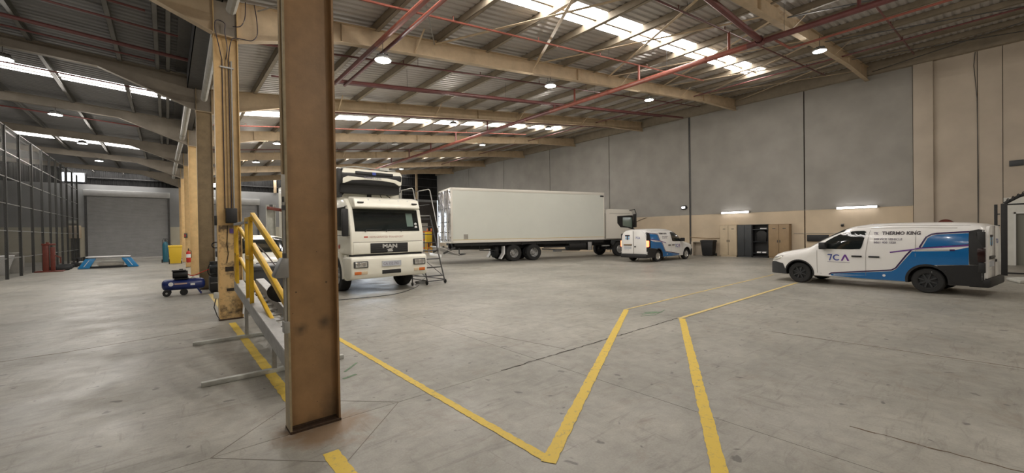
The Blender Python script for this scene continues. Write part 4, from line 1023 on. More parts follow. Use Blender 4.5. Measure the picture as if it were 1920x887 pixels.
# cab
cx0, cx1 = LB + .25, 13.6
cp = [(cx0, 1.18), (cx0, 3.22), (cx0 + .25, 3.30), (cx1 - .45, 3.28), (cx1 - .17, 3.10), (cx1 - .02, 2.2), (cx1, 1.6), (cx1, 1.05), (cx0 + 1.75, 1.05), (cx0 + 1.6, 1.18)]
cab = M().prism(cp, 'y', -1.15, 1.15).build('cab', 'frame_white', t, bev=.06)
M().box(LB + .03, -1.1, 1.2, cx0 - .02, 1.1, 3.0).build('cab_gap_panel', 'shut_line', t)
for sd in (-1, 1):
    y = sd * 1.155
    M().prism([(cx0 + .98, 2.80), (cx0 + .98, 2.30), (cx0 + 1.25, 2.02), (cx0 + 1.6, 2.0), (cx1 - .62, 1.98), (cx1 - .22, 1.86), (cx1 - .12, 1.90), (cx1 - .16, 2.86), (cx1 - .5, 2.86)], 'y', min(y, y + sd * .012), max(y, y + sd * .012)).build('window_surround', 'black_plastic', t)
    M().prism([(cx0 + 1.45, 2.72), (cx0 + 1.45, 2.12), (cx1 - .5, 2.03), (cx1 - .24, 1.96), (cx1 - .24, 2.72)], 'y', min(y, y + sd * .018), max(y, y + sd * .018)).build('side_window', 'glass_green', t)
    M().box(cx0 + .02, min(y, y + sd * .01), 1.22, cx1 - .2, max(y, y + sd * .01), 1.25).build('door_line', 'shut_line', t)
    M().box(cx0 + .3, min(y, y + sd * .006), 2.98, cx1 - .4, max(y, y + sd * .006), 3.0).build('roof_line', 'shut_line', t)
    M().box(cx1 - .18, sd * 1.2, 2.0, cx1 - .02, sd * 1.42, 2.95).build('mirror', 'black_plastic', t, bev=.04)
    M().tube([(cx1 - .45, sd * 1.13, 3.2), (cx1 - .1, sd * 1.28, 3.28), (cx1 + .02, sd * 1.3, 3.0), (cx1 + .02, sd * 1.3, 2.8)], .03, 6).tube([(cx1 - .1, sd * 1.15, 1.9), (cx1 + .05, sd * 1.3, 1.75)], .04, 6).build('mirror_arm', 'black_plastic', t)
    M().prism([(11.45, .95), (11.5, 1.15), (13.1, 1.15), (13.57, 1.05), (13.6, .35), (12.98, .35), (12.82, .75), (12.5, 1.05), (11.9, 1.05), (11.6, .75)], 'y', sd * 1.15 - .05, sd * 1.15 + .05).build('cab_skirt', 'dark_plastic', t, bev=.01)
    M().box(10.85, sd * 1.0 - .08, .72, 11.4, sd * 1.0 + .08, .80).build('cab_step', 'galv', t)
M().prism([(cx1 - .185, 3.02), (cx1 - .02, 2.12), (cx1 + .005, 2.12), (cx1 - .16, 3.02)], 'y', -1.02, 1.02).build('windscreen', 'glass_dark', t)
M().box(cx1 - .02, -.95, 1.15, cx1 + .03, .95, 1.9).build('front_grille', 'black_plastic', t, bev=.02)
M().box(cx1 - .3, -1.15, .35, cx1 + .05, 1.15, 1.02).build('front_bumper', 'frame_white', t, bev=.05)
M().box(cx0 - .05, -.2, 3.36, cx0 + .7, .9, 3.40).cyl((cx0 + .2, .3, 3.28), (cx0 + .2, .3, 3.37), .03, n=8).build('roof_spoiler_bracket', 'steel_grey', t)

# ---- white truck with the refrigeration unit (left): heads toward the camera (local +x = world -Y)
t = thing('refrigerated_truck', 'white cab truck with a roof-high refrigeration unit, facing the camera', 'truck', (5.20, 21.3, 0), R(-90))
CX = 9.35      # x of the cab front
HWc = 1.17
# cargo box
M().box(.0, -1.25, 1.20, 7.55, 1.25, 3.98).build('cargo_box', 'truck_white', t, bev=.03)
M().box(.2, -1.2, .95, 7.6, 1.2, 1.2).box(.2, -.45, .75, 9.0, -.28, 1.05).box(.2, .28, .75, 9.0, .45, 1.05).build('chassis_rail', 'chassis_black', t)
M().box(7.55, -1.24, 1.2, 7.58, -1.18, 3.95).box(7.55, 1.18, 1.2, 7.58, 1.24, 3.95).build('corner_trim', 'galv', t)
for x in (1.9,):
    for sd in (-1, 1):
        truck_wheel(t, x, sd * 1.06, sd); wi = M().lathe([(.28, -.14), (.5, -.14), (.51, -.09), (.51, .09), (.5, .14), (.28, .14)], 'y', (0, 0, 0), 28).build('inner_wheel', 'black_rubber', t, smooth=35); wi.location = (x, sd * .72, .51)
M().cyl((1.9, -.9, .51), (1.9, .9, .51), .09, n=12).build('axle', 'chassis_black', t)
for sd in (-1, 1): truck_wheel(t, 8.05, sd * 1.02, sd, deep=False)
M().cyl((8.05, -.9, .51), (8.05, .9, .51), .08, n=12).build('axle', 'chassis_black', t)
# cab shell in profile (x forward, z)
prof = [(CX - 1.85, 1.17), (CX - 1.85, 2.72), (CX - 1.55, 2.86), (CX - .55, 2.86), (CX - .22, 2.55), (CX - .03, 1.88), (CX, 1.80), (CX, 1.17)]
cab = M().prism(prof, 'y', -HWc, HWc).build('cab', 'truck_white', t, bev=.05, seg=3)
# roof visor
M().prism([(CX - .60, 2.86), (CX - .50, 2.92), (CX - .10, 2.84), (CX + .03, 2.58), (CX - .02, 2.54), (CX - .3, 2.58)], 'y', -1.04, 1.04).build('sun_visor', 'truck_white', t, bev=.035, seg=3)
for y in (-.86, .86): M().box(CX - .03, y - .09, 2.70, CX + .005, y + .09, 2.735).build('visor_lamp', 'black_plastic', t)
for y in (-.6, -.25, .35, .66): M().box(CX - .09, y - .02, 2.79, CX - .07, y + .02, 2.82).build('marker_lamp', 'tape_white', t)
# windscreen, black surround and reflection band
def ws(z, off=0): return CX - .03 - (z - 1.88) / .67 * .19 + off
def pane(z0, z1, y0, y1, off, nm, m_, par=t): return M().add([(ws(z0, off), y0, z0), (ws(z0, off), y1, z0), (ws(z1, off), y1, z1), (ws(z1, off), y0, z1), (ws(z0, off - .03), y0, z0), (ws(z0, off - .03), y1, z0), (ws(z1, off - .03), y1, z1), (ws(z1, off - .03), y0, z1)], [(0, 1, 2, 3), (7, 6, 5, 4), (0, 4, 5, 1), (1, 5, 6, 2), (2, 6, 7, 3), (3, 7, 4, 0)]).build(nm, m_, par)
wsn = pane(1.86, 2.53, -1.03, 1.03, .014, 'windscreen', 'glass_dark')
for z in (1.98, 2.08): M().lathe([(0, 0), (.045, 0)], 'x', (ws(z, .02), .92, z), 14).build('licence_disc', 'tape_white', wsn)
pane(2.0, 2.42, .62, .84, .016, 'reflected_card', 'glass_green', wsn)
wp = M()
for y in (-.75, -.1, .38): wp.tube([(CX + .02, y, 1.84), (ws(1.9, .03), y + .05, 1.9), (ws(1.93, .03), y + .52, 1.915)], .010, 5)
wp.build('wiper', 'black_plastic', t)
# panels
M().box(CX - .02, -1.10, 1.53, CX + .006, 1.10, 1.545).build('panel_line', 'shut_line', t)
M().box(CX - .05, -1.10, 1.20, CX + .018, 1.10, 1.525).build('front_panel', 'truck_white', t, bev=.015)
gr = M().box(CX, -.60, 1.20, CX + .03, .60, 1.50).build('grille', 'black_plastic', t, bev=.01)
for z in (1.26, 1.32, 1.38, 1.44): M().box(CX + .03, -.58, z, CX + .036, .58, z + .012).build('grille_slat', 'steel_dark', gr)
def tf(y0, z0, xx): return lambda u, v: (xx, y0 + u, z0 + v)
text_mesh('MAN', .155, 'maker_letters', 'letter_silver', gr, tf(-.235, 1.355, CX + .040), bold=.008, xs=1.38)
M().prism([(-.08, 1.235), (.07, 1.235), (.10, 1.26), (.07, 1.29), (.09, 1.33), (.0, 1.325), (-.10, 1.30), (-.06, 1.275)], 'x', CX + .036, CX + .042).build('lion_badge', 'letter_silver', gr)
text_mesh('REFRIGERATED TRANSPORT', .085, 'cab_lettering', 'ink_pink', t, tf(-.62, 1.66, CX + .004), bold=.001)
M().box(CX, -.78, 1.67, CX + .004, -.66, 1.71).build('cab_emblem', 'ink_red', t)
M().box(CX - .35, -1.10, 1.09, CX - .02, 1.10, 1.19).build('bumper_gap', 'black_plastic', t)
# bumper with lights
bp = [(CX - .62, .50), (CX - .62, 1.10), (CX + .05, 1.12), (CX + .12, 1.05), (CX + .14, .62), (CX + .08, .46), (CX - .35, .46)]
bm_ = M().prism(bp, 'y', -1.21, 1.21).build('bumper', 'truck_white', t, bev=.045, seg=3)
for sd in (-1, 1):
    M().box(CX + .10, sd * 1.14, .79, CX + .165, sd * .72, .98).build('headlamp_frame', 'steel_dark', bm_, bev=.02)
    M().box(CX + .16, sd * 1.10, .81, CX + .175, sd * .76, .96).build('headlamp', 'lens_clear', bm_, bev=.008)
    M().lathe([(0, .0), (.055, .0), (.065, -.01)], 'x', (CX + .18, sd * .86, .885), 14).lathe([(0, .0), (.055, .0), (.065, -.01)], 'x', (CX + .18, sd * 1.0, .885), 14).build('reflector_bowl', 'chrome', bm_)
    M().box(CX + .12, sd * 1.12, .595, CX + .152, sd * .92, .685).build('indicator', 'lens_orange', bm_, bev=.01)
    M().box(CX + .12, sd * .91, .595, CX + .150, sd * .74, .685).build('fog_lamp', 'cab_cream', bm_, bev=.01)
M().box(CX + .14, -.30, .80, CX + .165, .30, .96).build('number_plate', 'number_plate', bm_)
text_mesh('CA 152 742', .115, 'plate_text', 'ink_grey', bm_, tf(-.27, .84, CX + .168), xs=.86, bold=.002)
M().box(CX + .12, -.30, .575, CX + .15, .30, .69).build('air_slot', 'black_plastic', bm_, bev=.01)
# cab sides
for sd in (-1, 1):
    y = sd * (HWc + .0); a, b = sorted((y, y + sd * .012))
    M().prism([(CX - 1.42, 2.60), (CX - 1.42, 1.92), (CX - .42, 1.88), (CX - .30, 2.0), (CX - .42, 2.60)], 'y', a, b).build('side_window', 'glass_dark', t)
    M().box(CX - 1.5, a, 1.74, CX - .05, b, 1.755).box(CX - 1.52, a, 1.2, CX - 1.505, b, 2.7).build('door_line', 'shut_line', t)
    M().box(CX - 1.42, sd * 1.17 - .02, 1.46, CX - 1.22, sd * 1.17 + .03, 1.52).build('door_handle', 'black_plastic', t, bev=.008)
    M().lathe([(0, sd * 1.186), (.07, sd * 1.186)], 'y', (CX - 1.0, 0, 1.40), 14).build('side_badge', 'ink_red', t)
    if sd < 0: M().box(CX - .14, sd * 1.20, 1.72, CX - .04, sd * 1.38, 2.52).build('mirror', 'black_plastic', t, bev=.03)
    if sd < 0: M().tube([(CX - .35, sd * 1.15, 2.62), (CX - .1, sd * 1.28, 2.6), (CX - .09, sd * 1.28, 1.75), (CX - .35, sd * 1.15, 1.72)], .014, 6).build('mirror_arm', 'black_plastic', t)
    # wheel arch
    arc = [(8.05 + .62 * math.cos(a), .52 + .62 * math.sin(a)) for a in [R(180 - 12 * k) for k in range(16)]]
    outer = [(8.05 + .80 * math.cos(a), .52 + .80 * math.sin(a)) for a in [R(0 + 12 * k) for k in range(16)]]
    M().prism(arc + [(8.66, .42), (8.90, .46)] + [(p[0], min(1.25, p[1])) for p in outer], 'y', min(sd * .88, sd * 1.22), max(sd * .88, sd * 1.22)).build('mudguard', 'truck_white', t, bev=.02)
    M().box(8.80, min(sd * .95, sd * 1.19), .40, 9.0, max(sd * .95, sd * 1.19), 1.16).build('entry_step', 'truck_white', t, bev=.02)
    M().box(8.70, min(sd * 1.0, sd * 1.20), .74, 8.80, max(sd * 1.0, sd * 1.20), .80).build('step_tread', 'black_plastic', t)
# refrigeration unit on the box front
ru = M().prism([(7.56, 3.12), (7.56, 3.90), (7.75, 3.93), (8.12, 3.86), (8.22, 3.70), (8.20, 3.42), (8.02, 3.36), (8.0, 3.12)], 'y', -1.02, .98).build('refrigeration_unit', 'black_plastic', t, bev=.03)
sk = [(8.235, y, z) for y, z in ((-.93, 3.40), (-.70, 3.50), (-.3, 3.54), (.3, 3.54), (.70, 3.50), (.90, 3.40), (.97, 3.44), (.99, 3.76), (.95, 3.87), (-.95, 3.87), (-1.0, 3.76), (-.99, 3.40))]
v = sk + [(x - .10 if z > 3.8 else x - .05, y, z) for x, y, z in sk]; n = len(sk)
M().add([(x - .02 * abs(y) ** 2 - (.05 if z > 3.8 else 0), y, z) for x, y, z in sk] + [(7.6, y, z + (.03 if z > 3.8 else 0)) for x, y, z in sk], [tuple(range(n - 1, -1, -1)), tuple(range(n, 2 * n))] + [(i, (i + 1) % n, n + (i + 1) % n, n + i) for i in range(n)]).build('unit_shell', 'truck_white', ru, bev=.02)
M().box(8.20, -.60, 3.70, 8.245, .66, 3.80).build('unit_slot', 'black_plastic', ru, bev=.02)
M().box(8.24, -.06, 3.705, 8.255, .06, 3.795).build('slot_badge', 'ink_blue', ru)
text_mesh('THERMO KING', .085, 'unit_lettering', 'ink_grey', ru, tf(-.33, 3.575, 8.243), bold=.001)
M().box(7.58, -1.0, 2.98, 7.9, -.92, 3.4).box(7.58, .0, 2.95, 7.68, .12, 3.2).bar((7.6, -.9, 3.0), (7.9, -.7, 3.3), .03, .03).build('unit_bracket', 'black_plastic', t)
M().tube([(7.75, .35, 3.2), (7.8, .45, 2.95), (7.72, .3, 2.85), (7.66, .22, 3.0)], .014, 6).tube([(7.7, .5, 3.2), (7.7, .75, 3.05), (7.66, .95, 2.9), (7.6, .9, 2.4)], .014, 6).tube([(7.62, .95, 3.55), (7.75, 1.12, 3.5), (7.75, 1.15, 3.25), (7.62, 1.0, 3.2)], .014, 6).build('hose', 'black_plastic', t)
M().box(7.7, .30, 3.92, 8.0, .62, 4.02).tube([(7.8, -.9, 3.93), (7.85, -.5, 4.0), (7.8, .1, 3.98), (7.9, .9, 3.95)], .02, 6).build('top_fitting', 'white_dirty', ru)
M().cyl((7.8, -1.12, .75), (8.35 - 1.3, -1.12, .75), .24, n=16).build('fuel_tank', 'chassis_black', t) if False else None
# cables on the floor by the truck
def floor_cable(name, pts, r, m_, label, cat='cable'):
    o = M().tube(pts, r, 6).build(name, m_, None, smooth=60); tag(o, label, cat); return o
def spline(pts, n=8):
    out = []
    for i in range(len(pts) - 1):
        p0 = Vector(pts[max(0, i - 1)]); p1 = Vector(pts[i]); p2 = Vector(pts[i + 1]); p3 = Vector(pts[min(len(pts) - 1, i + 2)])
        for k in range(n):
            u = k / n; out.append(.5 * ((2 * p1) + (p2 - p0) * u + (2 * p0 - 5 * p1 + 4 * p2 - p3) * u * u + (3 * p1 - p0 - 3 * p2 + p3) * u ** 3))
    out.append(Vector(pts[-1])); return out
floor_cable('power_cable', spline([(2.6, 11.6, .01), (3.8, 11.3, .01), (5.0, 11.25, .01), (6.0, 12.0, .01), (6.5, 12.6, .01)]), .011, 'steel_dark', 'dark extension cable snaking on the floor under the truck bumper')
cc = []
for k in range(60): a = k * .55; cc.append((6.75 + (.20 + .03 * math.sin(k)) * math.cos(a), 12.9 + (.15 + .02 * math.cos(k * 1.3)) * math.sin(a), .02 + .0016 * k + (.25 if k > 52 else 0) * (k - 52) / 8))
floor_cable('coiled_hose', cc, .010, 'steel_grey', 'loosely coiled hose on the floor between the truck wheel and the steps')

# ============================================================= MOBILE STEPS behind the truck
t = thing('mobile_steps', 'tall wheeled steel access ladder standing right of the refrigerated truck', 'ladder', (7.12, 12.5, 0))
lx = .34
for sx_ in (-lx, lx):
    M().tube([(sx_, 0, .10), (sx_, .95, 2.35), (sx_ , 1.0, 2.45)], .024, 8).build('stringer', 'steel_dark', t, smooth=60)
    M().tube([(sx_, .38, 1.0), (sx_, .30, 1.55), (sx_, .95, 3.36), (sx_, 1.05, 3.42), (sx_, 1.9, 3.42), (sx_, 1.9, 2.45)], .018, 8).build('handrail', 'steel_light', t, smooth=60)
    M().tube([(sx_, 1.0, 2.42), (sx_, 2.2, 2.42), (sx_, 2.6, .12), (sx_, 0, .14)], .018, 8).build('side_frame', 'steel_dark', t, smooth=60)
    M().tube([(sx_, 1.0, 2.85), (sx_, 1.9, 2.85)], .014, 6).tube([(sx_, .45, 1.15), (sx_, 2.45, 1.1)], .014, 6).tube([(sx_, 2.4, 1.1), (sx_, .2, .3)], .012, 6).build('brace', 'steel_dark', t)
for k in range(8):
    z = .28 + k * .29; y = (z - .10) / 2.25 * .95
    M().box(-lx, y - .03, z - .015, lx, y + .15, z + .015).build('step_tread', 'steel_dark', t)
M().box(-lx, .98, 2.42, lx, 2.2, 2.45).build('platform', 'steel_grey', t)
M().tube([(-lx, 2.6, .14), (lx, 2.6, .14)], .018, 6).tube([(-lx, 0, .12), (lx, 0, .12)], .018, 6).tube([(-lx, 1.9, 3.42), (lx, 1.9, 3.42)], .018, 6).tube([(-lx, 1.9, 2.9), (lx, 1.9, 2.9)], .014, 6).build('cross_tube', 'steel_dark', t)
for sx_ in (-lx - .02, lx + .02):
    for y in (0, 2.6):
        w = M().lathe([(.02, -.02), (.07, -.02), (.075, 0), (.07, .02), (.02, .02)], 'x', (sx_, y, .076), 14).build('castor', 'black_rubber', t, smooth=40)
        M().box(sx_ - .03, y - .012, .07, sx_ + .03, y + .012, .15).build('castor_fork', 'steel_dark', w)
M().tube([(-.34, .02, .30), (-.85, .1, .34)], .016, 6).cyl((-.85, .1, .34), (-.85, .1, .12), .02, n=6).lathe([(.0, -.02), (.06, -.02), (.06, .02), (.0, .02)], 'x', (-.85, .1, .07), 12).build('outrigger', 'steel_dark', t)
# ============================================================= LOADING STAIR by the near column
t = thing('loading_ramp_stair', 'grey steel loading stair with yellow handrails between the first two columns', 'stair', (1.0, 7, 0))
def L_(p): return (p[0] - 1.0, p[1] - 7.0, p[2])
def rail(pts, nm, m, w=.05, h=.05):
    r_ = M()
    for a, b in zip(pts, pts[1:]): r_.bar(L_(a), L_(b), w, h)
    return r_.build(nm, m, t, bev=.004)
def sz(y): return .86 - (9.5 - y) * .098
for X in (1.0, 1.36):
    b = M().bar(L_((X, 9.55, sz(9.55) - .06)), L_((X, 5.0, sz(5.0) - .06)), .05, .18).bar(L_((X + .05, 9.55, sz(9.55) + .03)), L_((X + .05, 5.0, sz(5.0) + .03)), .14, .012).bar(L_((X + .05, 9.55, sz(9.55) - .15)), L_((X + .05, 5.0, sz(5.0) - .15)), .14, .012)
    b.build('stringer', 'galv', t)
for k in range(13):
    y = 5.2 + k * .32; M().box(.05, y - 7, sz(y) - .10, .34, y - 7 + .22, sz(y) - .08).build('tread', 'galv', t)
for Y, xa, xb in ((5.97, .27, 1.88), (8.35, .28, 1.95)):
    M().box(xa - 1, Y - 7 - .035, 0.0, xb - 1, Y - 7 + .035, .055).build('base_bar', 'bar_white', t, bev=.006)
    for X in (1.02, 1.38): M().bar(L_((X, Y, .05)), L_((X, Y, sz(Y) - .12)), .05, .05).build('leg', 'galv', t)
M().bar(L_((1.3, 5.97, .03)), L_((1.3, 8.35, .03)), .06, .05).build('base_tie', 'bar_white', t)
for Y in (9.25, 9.42): rail([(1.0, Y, sz(Y) + .03), (1.0, Y, 1.98)], 'post', 'yellow_steel')
for Y in (7.55, 7.95): rail([(1.0, Y, sz(Y) + .02), (1.0, Y, 2.05)], 'post', 'yellow_steel', .055, .055)
rail([(1.0, 9.45, 1.99), (1.0, 7.7, 1.99)], 'top_rail', 'galv')
rail([(1.0, 9.45, 1.42), (1.0, 9.2, 1.42)], 'rail_stub', 'yellow_steel'); rail([(1.0, 8.0, 1.42), (1.0, 7.5, 1.42)], 'rail_stub', 'yellow_steel', .06, .06)
rail([(1.0, 7.9, 2.03), (1.02, 7.5, 2.03)], 'rail_stub', 'yellow_steel', .07, .07)
rail([(1.04, 7.62, 2.10), (1.08, 5.2, 1.32)], 'handrail', 'yellow_steel', .06, .075)
rail([(1.04, 7.62, 1.62), (1.08, 5.2, .86)], 'mid_rail', 'yellow_steel', .06, .075)
rail([(1.06, 9.35, 1.92), (1.10, 5.4, .92)], 'far_brace', 'yellow_steel', .05, .06)
rail([(1.06, 9.35, 1.34), (1.10, 6.4, .55)], 'far_brace', 'yellow_steel', .05, .05)
o = M().cyl((1.44, 7.35, 1.02), (1.74, 7.85, 1.28), .19, n=24).build('cable_drum', 'tan_cloth', None, bev=.01); tag(o, 'tan drum with a black end resting on the loading stair behind the near column', 'drum')
d = M().cyl((1.28, 7.13, .86), (1.45, 7.40, 1.0), .155, n=24).build('drum_end', 'black_rubber', o, bev=.01)
o = M().box(1.78, 7.1, .0, 1.98, 7.3, .92).box(1.75, 7.07, .92, 2.01, 7.33, .97).build('white_canister', 'tape_white', None, bev=.015); tag(o, 'white canister with blue label standing behind the near column', 'canister')
M().box(1.80, 7.096, .55, 1.96, 7.10, .80).build('label_print', 'ink_cyan', o)
M().tube(spline([L_((1.1, 9.2, 1.5)), L_((1.15, 8.4, 1.62)), L_((1.2, 7.7, 1.5)), L_((1.25, 7.0, 1.3)), L_((1.2, 6.5, 1.42)), L_((1.1, 6.0, 1.6))]), .010, 6).build('trailing_cable', 'ink_dark', t)

# dark wheelie bin behind the second column
def wheelie(label, loc, m_, h=1.06, w=.52, d=.55, rz_=0, cat='bin', name='wheelie_bin', wheelm='black_rubber'):
    t = thing(name, label, cat, loc, rz_)
    b = M(); z0, z1 = .05, h - .08; a, c = w * .40, d * .38; A, C_ = w * .5, d * .5
    b.add([(-a, -c, z0), (a, -c, z0), (a, c, z0), (-a, c, z0), (-A, -C_, z1), (A, -C_, z1), (A, C_, z1), (-A, C_, z1)], [(3, 2, 1, 0), (4, 5, 6, 7), (0, 1, 5, 4), (1, 2, 6, 5), (2, 3, 7, 6), (3, 0, 4, 7)])
    b.build('bin_body', m_, t, bev=.02)
    M().box(-A - .02, -C_ - .02, z1 - .05, A + .02, C_ + .02, z1 + .01).build('bin_rim', m_, t, bev=.01)
    M().prism([(-C_ - .03, z1 + .01), (C_ + .03, z1 + .01), (C_ + .01, z1 + .05), (0, z1 + .09), (-C_ - .01, z1 + .05)], 'x', -A - .02, A + .02).build('lid', m_, t, bev=.012)
    for s in (-1, 1): M().lathe([(.02, -.025), (.09, -.025), (.10, 0), (.09, .025), (.02, .025)], 'x', (s * (A - .03), c + .02, .10), 16).build('bin_wheel', wheelm, t, smooth=40)
    M().cyl((-A + .05, C_ + .05, z1 + .0), (A - .05, C_ + .05, z1 + .0), .014, n=8).build('bin_handle', m_, t)
    return t
wheelie('black wheelie bin against the right wall, left of the beige cabinet', (27.35, 12.05, 0), 'black_plastic', h=1.08, w=.8, d=.62, rz_=R(-90))
wheelie('dark wheelie bin standing just right of the second column', (1.66, 10.85, 0), 'cab_dark', h=1.12, w=.62, d=.6)
wheelie('yellow wheelie bin beside the fifth column in the left bay', (.38, 35.3, 0), 'yellow_bin', h=1.25, w=.7, d=.7)
t = wheelie('dark blue wheelie bin behind the tail of the nearer van', (25.9, .55, 0), 'blue_dark', h=1.12, w=.6, d=.6, rz_=R(-90))
M().box(-.05, -.34, .35, .12, -.31, .85).build('bin_sticker', 'tape_white', t)

# ============================================================= WHITE PICKUP behind the stair
PICK = Shell(5.1, .90,
  [(0, .75), (.06, .92), (.3, 1.05), (1.0, 1.14), (1.35, 1.18), (1.9, 1.62), (2.2, 1.76), (2.8, 1.80), (3.3, 1.76), (3.45, 1.70), (3.5, 1.18), (5.0, 1.16), (5.1, 1.12)],
  [(0, .75), (.1, .88), (.4, .97), (.9, 1.0), (4.9, 1.0), (5.1, .96)], lambda f: .38, lambda f, zt: min(1.06, zt * .82), 4.5, .12)
t = thing('pickup_truck', 'white double-cab pickup parked behind the loading stair, left of the truck', 'car', (2.55, 19.6, 0), R(-90))
PICK.body('body', ['truck_white'], t, [0, .06, .15, .3, .6, 1.0, 1.2, 1.35, 1.6, 1.9, 2.05, 2.2, 2.5, 2.8, 3.1, 3.3, 3.45, 3.5, 3.8, 4.3, 4.9, 5.1], wells=(.95, 4.05), wr=.42, wd=.3)
for sd in (-1, 1):
    poly_mesh(smooth_poly([(1.62, 1.16), (2.0, 1.50), (2.25, 1.62), (3.25, 1.62), (3.4, 1.18)]), 'side_window', 'glass_dark', t, PICK.side(sd, .008))
    poly_mesh(stroke([(2.45, .6), (2.45, 1.62)], .03), 'door_pillar', 'truck_white', t, PICK.side(sd, .011))
    for f in (.95, 4.05): wheel(t, PICK.L - f, sd * .76, .37, .23, 'silver_wheel', sd, 6)
    M().box(PICK.L - .12, sd * .55, .78, PICK.L - .0, sd * .78, .92).build('headlamp', 'lens_clear', t, bev=.02)
PICK.patch('windscreen', 'glass_dark', t, 1.40, 2.12, 46, 134)
M().box(PICK.L - .04, -.5, .72, PICK.L + .03, .5, .95).build('grille', 'black_plastic', t, bev=.02)
M().box(PICK.L - .1, -.82, .42, PICK.L + .06, .82, .68).build('bumper', 'truck_white', t, bev=.04)
M().box(.3, -.7, .45, 4.8, .7, .6).build('underbody', 'chassis_black', t)

# vehicle lift post with red arm
t = thing('vehicle_lift_post', 'tall white vehicle lift post with a red arm left of the near column', 'lift', (3.42, 20.2, 0))
M().box(-.16, -.02, 0, .16, .02, 3.12).box(-.17, -.2, 0, -.15, .0, 3.1).box(.15, -.2, 0, .17, .0, 3.1).build('post', 'white_dirty', t)
M().box(-.3, -.3, 0, .3, .3, .03).build('base_plate', 'white_dirty', t)
M().bar((-.16, -.22, 2.98), (.44, -.22, 2.88), .10, .13).build('arm', 'red_steel', t, bev=.01)
M().box(-.06, -.23, 3.02, .06, -.16, 3.12).build('motor_box', 'steel_dark', t)

# ============================================================= COMPRESSOR AND MACHINERY by the third column
t = thing('air_compressor', 'blue air compressor with a horizontal tank and black motor on top', 'compressor', (.36, 16.0, 0), R(-3))
pr = [(0, -.52), (.08, -.515), (.14, -.48), (.17, -.43), (.17, .43), (.14, .48), (.08, .515), (0, .52)]
M().lathe(pr, 'x', (0, 0, .33), 24).build('tank', 'blue_tank', t, smooth=40)
M().lathe([(0, 0), (.06, 0)], 'y', (-.30, -.172, .36), 16).build('round_badge', 'tape_white', t)
M().box(-.22, -.178, .34, .08, -.168, .385).build('tank_stripe', 'ink_pink', t); M().box(.16, -.175, .30, .27, -.165, .36).build('tank_sticker', 'tape_white', t)
for x, y in ((-.40, -.16), (-.40, .16)):
    w = M().lathe([(.03, -.03), (.085, -.03), (.10, 0), (.085, .03), (.03, .03)], 'y', (x, y, .10), 18).build('compressor_wheel', 'black_rubber', t, smooth=40)
    M().lathe([(0, -.02), (.04, -.03)], 'y', (x, y, .10), 10).build('wheel_hub', 'rim_grey', w)
M().lathe([(.0, -.03), (.09, -.03), (.10, 0), (.09, .03), (.0, .03)], 'y', (.0, -.12, .10), 16).build('support_wheel', 'black_rubber', t, smooth=40)
for s in (-1, 1): M().bar((.32, s * .12, .2), (.42, s * .14, .02), .04, .03).build('foot', 'blue_tank', t)
M().box(-.22, -.16, .50, .12, .14, .52).build('mount_plate', 'black_plastic', t)
M().cyl((-.24, -.02, .63), (.10, -.02, .63), .115, n=18).cyl((-.26, -.02, .63), (-.24, -.02, .63), .125, n=18).build('motor', 'black_plastic', t, bev=.01)
M().box(-.28, -.14, .74, .06, .10, .775).cyl((-.06, -.02, .70), (-.06, -.02, .80), .05, n=10).build('cylinder_head', 'steel_dark', t, bev=.008)
M().tube(spline([(.10, -.02, .62), (.2, -.05, .58), (.3, -.02, .60), (.42, 0, .66), (.62, .05, .74)]), .012, 6).build('red_hose', 'ext_red', t)
M().lathe([(0, -.012), (.035, -.012), (.035, .012), (0, .012)], 'y', (.22, -.1, .53), 12).tube([(.15, -.05, .5), (.22, -.1, .52), (.3, -.05, .5)], .01, 5).build('gauge', 'white_dirty', t)
t = thing('machine_stand', 'dark oily workshop machine with hoses against the third column', 'machine', (1.17, 16.15, 0))
M().box(-.18, -.28, .04, .42, .25, .50).build('base_cabinet', 'black_plastic', t, bev=.02)
M().box(-.16, -.29, .30, .40, -.28, .32).build('cabinet_edge', 'steel_grey', t)
M().box(-.14, -.2, .50, .36, .2, .62).cyl((-.05, -.1, .62), (-.05, -.1, .98), .12, n=14).cyl((.18, 0, .62), (.18, 0, 1.15), .11, n=14).box(.02, -.18, .7, .30, .1, .9).build('engine_block', 'chassis_black', t, bev=.01)
M().cyl((-.16, -.16, .80), (.05, -.20, .84), .07, n=12).cyl((.1, -.2, 1.0), (.3, -.15, 1.05), .06, n=12).box(.0, -.14, 1.12, .28, .08, 1.3).build('pump_housing', 'cab_dark', t, bev=.012)
cp_ = [(.0 + .10 * math.cos(a), -.15 + .02 * math.sin(3 * a), 1.50 + .09 * math.sin(a)) for a in [k * .45 for k in range(15)]]
M().tube([(.12, -.1, 1.2), (.1, -.12, 1.35)] + cp_, .018, 7).build('coiled_hose', 'black_rubber', t, smooth=60)
M().tube(spline([(-.16, -.1, .9), (-.22, -.14, .7), (-.16, -.18, .55), (.0, -.24, .6), (.2, -.26, .55)]), .016, 6).build('hose', 'black_rubber', t)
for x, y in ((-.12, -.22), (.36, -.22), (-.12, .2), (.36, .2)): M().cyl((x, y, 0), (x, y, .05), .03, n=8).build('foot', 'black_plastic', t)
M().box(.38, -.1, .0, .44, .1, 1.75).build('back_panel', 'black_plastic', t)

